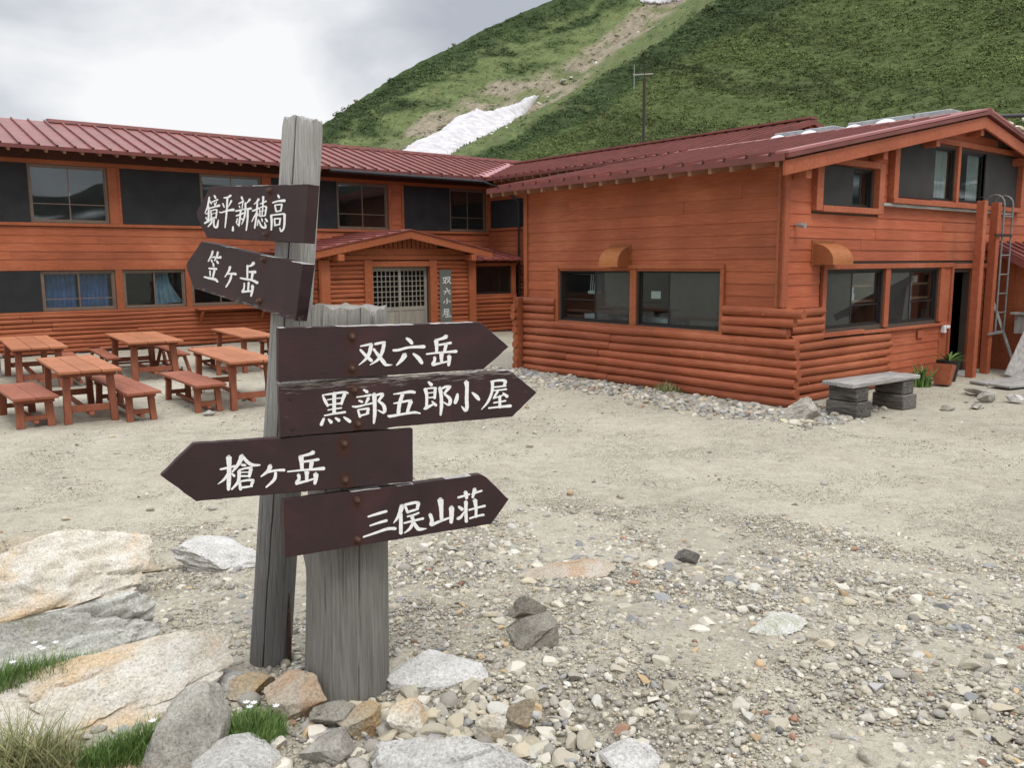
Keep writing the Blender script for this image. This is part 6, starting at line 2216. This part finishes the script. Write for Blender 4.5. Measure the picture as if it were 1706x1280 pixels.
def zones(az, el, x, y):
    """weights of what grows: pine, olive scrub, meadow, dirt, snow-free gully edge."""
    w1 = fbm(x, y, .035, 2.2, 5)
    w2 = fbm(x, y, .11, 9.2, 4)
    e = el + w1 * .55
    left = sstep(e, GE(az) - .2, GE(az) + .3)
    below = sstep(-e, -SP(az) - .15, -SP(az) + .25)
    dirt = (1 - left) * sstep(e, GB(az) - .35, GB(az) + .15)
    edge = np.clip(1 - left - below - dirt, 0, 1)
    dirt = dirt * (1 - .8 * sstep(w2 + .5 * w1, -.02, .3))
    edge = np.clip(1 - left - below - dirt, 0, 1)
    depth = SIL(az) - el + w2 * .7
    band1 = sstep(-depth, -1.5, -.9)
    mid = (GE(az) + SIL(az)) / 2
    band2 = np.exp(-((el + w1 * .8 - (GE(az) + (SIL(az) - GE(az)) * .52)) / .42) ** 2) * sstep(w2, -.25, .1)
    pl = np.clip(np.maximum(band1, band2 * .95) + .5 * sstep(w2 + w1 * .5, .25, .5), 0, 1) * left
    # pale green streaks through the spur
    st = sstep(w1 + .6 * w2, .34, .6)
    ol = sstep(-(el + w1 * .5), -OL(az) - .4, -OL(az) + .4)
    pr = below * (1 - ol) * (1 - .85 * st)
    olv = below * ol
    mead = np.clip(left - pl, 0, 1) + below * (1 - ol) * .85 * st + edge
    return pl + pr, olv, mead, dirt


xx, yy = G2[..., 0], G2[..., 1]
zp, zo, zm, zd = zones(AZ2, EL2, xx, yy)
cn = fbm(xx, yy, .25, 4.0, 4)[..., None]
cd = fbm(xx, yy, .9, 6.0, 3)[..., None]
c_p = np.array((.042, .064, .022)) * (1 + .4 * cn)
c_o = np.array((.074, .094, .031)) * (1 + .35 * cn)
c_m = np.array((.110, .140, .052)) * (1 + .35 * cn) + np.array((.05, .03, .01)) * np.clip(cd, 0, 1)
c_d = np.array((.27, .23, .165)) * (1 + .25 * cd) 
rocky = sstep(cd[..., 0] + cn[..., 0], .45, .7)[..., None]
c_d = c_d * (1 - .6 * rocky) + np.array((.07, .055, .035)) * .6 * rocky
HC = zp[..., None] * c_p + zo[..., None] * c_o + zm[..., None] * c_m + zd[..., None] * c_d
ii = np.arange(nu * nv).reshape(nu, nv)
HF_ = np.stack([ii[:-1, :-1], ii[1:, :-1], ii[1:, 1:], ii[:-1, 1:]], -1).reshape(-1, 4)


def hill_mat():
    m, nt, b = mat("hillside", 0.95, 0.1)
    at = N(nt, "ShaderNodeAttribute", attribute_name="col")
    tcn = N(nt, "ShaderNodeTexCoord")
    n1 = N(nt, "ShaderNodeTexNoise", inp={'Scale': 1.4, 'Detail': 8.0, 'Roughness': 0.75})
    L(nt, tcn, 'Object', n1, 'Vector')
    rp = ramp(nt, [(0.33, 0.6), (0.5, 1.0), (0.68, 1.4)])
    L(nt, n1, 'Fac', rp, 0)
    mm = N(nt, "ShaderNodeMix", data_type='RGBA', blend_type='MULTIPLY', inp={0: 1.0})
    L(nt, at, 'Color', mm, 6)
    L(nt, rp, 0, mm, 7)
    L(nt, mm, 2, b, 'Base Color')
    bp = N(nt, "ShaderNodeBump", inp={'Strength': 0.8, 'Distance': 0.5})
    L(nt, n1, 'Fac', bp, 'Height')
    L(nt, bp, 0, b, 'Normal')
    return m


hill = np_mesh("hill", G2.reshape(-1, 3), HF_, hill_mat(), col=np.clip(HC.reshape(-1, 3), .004, .8), smooth=True)
tag(hill, kind='structure')

# dwarf pine and low bushes: leafy clumps all over the slope, one object
M['scrub'] = bpy.data.materials.new("dwarf_pine")
m = M['scrub']; m.use_nodes = True
nt = m.node_tree; b = nt.nodes["Principled BSDF"]
b.inputs['Roughness'].default_value = .8
b.inputs['Specular IOR Level'].default_value = .15
L(nt, N(nt, "ShaderNodeAttribute", attribute_name="col"), 'Color', b, 'Base Color')
NS = 80000
saz = nrng.uniform(-17, 38, NS)
sel = np.where(nrng.uniform(0, 1, NS) < .9, nrng.uniform(5.0, 18.5, NS), nrng.uniform(1, 6, NS))
ok = sel < SIL(saz) - .05
saz, sel = saz[ok], sel[ok]
SPT = hill_xyz(saz, sel)
SPT[:, 2] += fbm(SPT[:, 0], SPT[:, 1], .045, 1.3, 5) * 1.1 * .7
p_, o_, m_, d_ = zones(saz, sel, SPT[:, 0], SPT[:, 1])
dens = np.clip(p_ * 1.0 + o_ * 1.0 + m_ * .22 + d_ * .07, 0, 1)
gap = fbm(SPT[:, 0] * .8 + SPT[:, 2] * 1.1, SPT[:, 1] * .3, .16, 7.0, 3)
kp = nrng.uniform(0, 1, len(dens)) < dens * np.clip(.85 + 1.0 * gap, .4, 1)
SPT, p_, o_, m_, d_, saz, sel = (q[kp] for q in (SPT, p_, o_, m_, d_, saz, sel))
ns = len(SPT)
dist = np.hypot(SPT[:, 0], SPT[:, 1])
flow = fbm(SPT[:, 0] * .8 + SPT[:, 2] * 1.1, SPT[:, 1] * .25, .07, 12.0, 4)
rad = np.clip(dist * .0027, .2, .5) * np.exp(nrng.normal(0, .30, ns)) * np.where(m_ > .5, .7, 1.0)
NQ = 18
th = nrng.uniform(0, 6.283, (ns, NQ))
ph = np.arccos(nrng.uniform(.02, 1, (ns, NQ)))
dirv = np.stack([np.sin(ph) * np.cos(th), np.sin(ph) * np.sin(th), np.cos(ph)], -1)
rq = nrng.uniform(.55, 1.0, (ns, NQ))
cen = SPT[:, None] + dirv * (rad[:, None] * rq)[..., None] * np.array((1.15, 1.15, .72))
up = dirv + nrng.normal(0, .38, (ns, NQ, 3)) + np.array((0, 0, .25))
up /= np.linalg.norm(up, axis=-1, keepdims=True)
t1 = np.cross(up, nrng.normal(size=(ns, NQ, 3))); t1 /= np.linalg.norm(t1, axis=-1, keepdims=True)
t2 = np.cross(up, t1)
ls = (rad[:, None] * nrng.uniform(.14, .36, (ns, NQ)))[..., None]
Q = np.stack([cen - t1 * ls, cen - t2 * ls * .55, cen + t1 * ls, cen + t2 * ls * .55], 2)
tone = (nrng.uniform(.8, 1.2, ns) * (1 + .65 * flow))[:, None, None] * nrng.uniform(.88, 1.12, (ns, NQ, 1))
lightb = (nrng.uniform(0, 1, ns) < .16)[:, None, None]
base = (p_[:, None] * np.array((.055, .085, .029)) + o_[:, None] * np.array((.088, .114, .036)) + m_[:, None] * np.array((.085, .125, .042)) + d_[:, None] * np.array((.05, .05, .02)))[:, None, :]
base = np.where(lightb, base * np.array((1.35, 1.35, 1.3)), base)
SC = np.clip(base * tone, .004, .5)
SC = np.repeat(SC[:, :, None, :], 4, 2).reshape(-1, 3)
so = np_mesh("dwarf_pine_scrub", Q.reshape(-1, 3), np.arange(ns * NQ * 4, dtype=np.int32).reshape(-1, 4), M['scrub'], col=SC)
tag(so, "dark green dwarf pine scrub and low bushes covering the mountain side", kind='stuff')


# snow field in the gully
def patch(poly, name, label, seed, lift=.16):
    poly = np.array(poly)
    x0, x1 = poly[:, 0].min(), poly[:, 0].max()
    y0, y1 = poly[:, 1].min(), poly[:, 1].max()
    nx, ny = 150, 70
    gx, gy = np.meshgrid(np.linspace(x0, x1, nx), np.linspace(y0, y1, ny), indexing='ij')
    jx = gx + .05 * np.array([mnoise.noise((float(a) * 6, float(b_) * 6, seed)) for a, b_ in zip(gx.ravel(), gy.ravel())]).reshape(gx.shape)
    jy = gy + .07 * np.array([mnoise.noise((float(a) * 7, float(b_) * 7, seed + 9)) for a, b_ in zip(gx.ravel(), gy.ravel())]).reshape(gx.shape)
    ins = np.zeros(gx.shape, bool)
    n = len(poly)
    dmin = np.full(gx.shape, 9.0)
    for i in range(n):
        (xa, ya), (xb, yb) = poly[i], poly[(i + 1) % n]
        c = ((ya > jy) != (yb > jy)) & (jx < (xb - xa) * (jy - ya) / (yb - ya + 1e-9) + xa)
        ins ^= c
        t = np.clip(((jx - xa) * (xb - xa) + (jy - ya) * (yb - ya)) / ((xb - xa) ** 2 + (yb - ya) ** 2), 0, 1)
        dmin = np.minimum(dmin, np.hypot(jx - xa - t * (xb - xa), jy - ya - t * (yb - ya)))
    Pn = hill_xyz(gx, gy)
    h = np.where(ins, np.clip(dmin / .35, 0, 1) ** .5, -np.clip(dmin / .1, 0, 3))
    Pn[..., 2] += fbm(Pn[..., 0], Pn[..., 1], .045, 1.3, 5) * .8 + h * lift * 2.2 + .25 + fbm(Pn[..., 0], Pn[..., 1], .6, 3, 4) * .16
    toward = -Pn[..., :2] / np.linalg.norm(Pn[..., :2], axis=-1, keepdims=True)
    Pn[..., :2] += toward * (h * 1.6)[..., None]
    idx = np.arange(nx * ny).reshape(nx, ny)
    fq = np.stack([idx[:-1, :-1], idx[1:, :-1], idx[1:, 1:], idx[:-1, 1:]], -1).reshape(-1, 4)
    keepf = ins.ravel()[fq].any(1)
    o = np_mesh(name, Pn.reshape(-1, 3), fq[keepf], M['snow'], smooth=True)
    return tag(o, label, "snow field")


patch([(-7.53, 7.04), (-8.6, 6.2), (-8.0, 5.6), (-5.2, 5.6), (-4.27, 6.85), (-1.89, 8.19), (.08, 9.11), (1.3, 10.15), (1.94, 10.85), (.9, 10.62), (.09, 10.29), (-.5, 10.0), (-1.18, 9.64), (-1.7, 9.60), (-2.15, 9.77), (-3.56, 9.24), (-5.51, 8.18)], "snow_field", "long dirty-white snow field lying in the gully above the red roof", 3.0)
patch([(8.4, 16.0), (9.66, 15.85), (11.4, 16.1), (11.51, 16.9), (8.3, 17.1)], "snow_field", "small snow patch at the top of the gully on the picture's upper edge", 5.0)
# pale rocks in the gully
rocks = [(3.5, 11.55, 1.1), (4.0, 11.75, .7), (5.6, 12.55, .9), (5.9, 12.8, .6), (7.2, 13.5, .7), (1.9, 10.2, .6), (2.5, 10.6, .5), (-1.2, 8.3, .5), (-.2, 8.7, .45), (6.6, 13.0, .5), (8.3, 14.3, .6), (4.6, 12.1, .45)]
for k, (a, e, s) in enumerate(rocks):
    q = hill_xyz(np.array(a), np.array(e))
    boulder((q[0], q[1], q[2] + .3 * s), (s, s * .7, s * .6), rnd.uniform(0, 180), 'pale', "pale rock in the scree gully high above the roofs", 200 + k, sub=3, name="rock", cat="rock", group="pale rocks in the scree gully", rough=.05)
q = hill_xyz(np.array(-3.55), SIL(np.array(-3.55)) - .05)
for (a, lab, s) in ((-3.6, "dark rock standing on the skyline of the left ridge, upper one", .7), (-10.0, "grey rock on the skyline of the left ridge, lower one near the signpost", .55)):
    q = hill_xyz(np.array(a), SIL(np.array(a)))
    boulder((q[0], q[1], q[2] + .25), (s, s, s * .9), 30, 'brown', lab, 230, sub=3, name="rock", cat="rock")
q = hill_xyz(np.array(30.0), np.array(7.2))
for k, (da, de) in enumerate(((0, 0), (.5, -.3), (.9, .2))):
    q = hill_xyz(np.array(29.8 + da), np.array(7.3 + de))
    boulder((q[0], q[1], q[2] + .5), (.55, .45, .4), 30 * k, 'cream', "pale rock on the slope just behind the kitchen's right roof edge", 240 + k, sub=3, name="rock", cat="rock", group="pale rocks behind the kitchen roof")

# the range across the valley, behind the photographer: mirrored in the lodge windows
azr = np.radians(np.arange(50, 300, 1.5))
prof = np.array([5.0 + (2.5 if a < 1.55 else 0) + 1.6 * mnoise.noise((float(a) * 3.1, 1, 0)) + 1.1 * mnoise.noise((float(a) * 9, 2, 0)) + .35 * mnoise.noise((float(a) * 31, 5, 0)) for a in azr])
rowsr = []
for t in np.linspace(0, 1, 26):
    r_ = 260 + 420 * t
    z = 2 + 680 * np.tan(np.radians(prof)) * t ** 1.25
    px_, py2 = r_ * np.sin(azr), r_ * np.cos(azr)
    z = z + np.array([14 * mnoise.fractal(Vector((float(a) * .012, float(b_) * .012, 3)), .9, 2, 5) for a, b_ in zip(px_, py2)]) * t * (t < .99)
    rowsr.append(np.stack([px_, py2, z], -1))
GRg = np.stack(rowsr, 1)
n1_, n2_ = GRg.shape[:2]
idx = np.arange(n1_ * n2_).reshape(n1_, n2_)
fr_ = np.stack([idx[:-1, :-1], idx[1:, :-1], idx[1:, 1:], idx[:-1, 1:]], -1).reshape(-1, 4)
cc = np.array((.034, .040, .033)) * (1 + .5 * fbm(GRg[..., 0], GRg[..., 1], .01, 4, 4)[..., None])
sn = sstep(fbm(GRg[..., 0] * .4 + GRg[..., 2], GRg[..., 1], .02, 8, 4), .33, .42)[..., None]
cc = cc * (1 - sn) + np.array((.6, .6, .6)) * sn
rg = np_mesh("far_mountain_range", GRg.reshape(-1, 3), fr_, hill_mat(), col=np.clip(cc.reshape(-1, 3), .005, .8), smooth=True)
tag(rg, kind='structure')
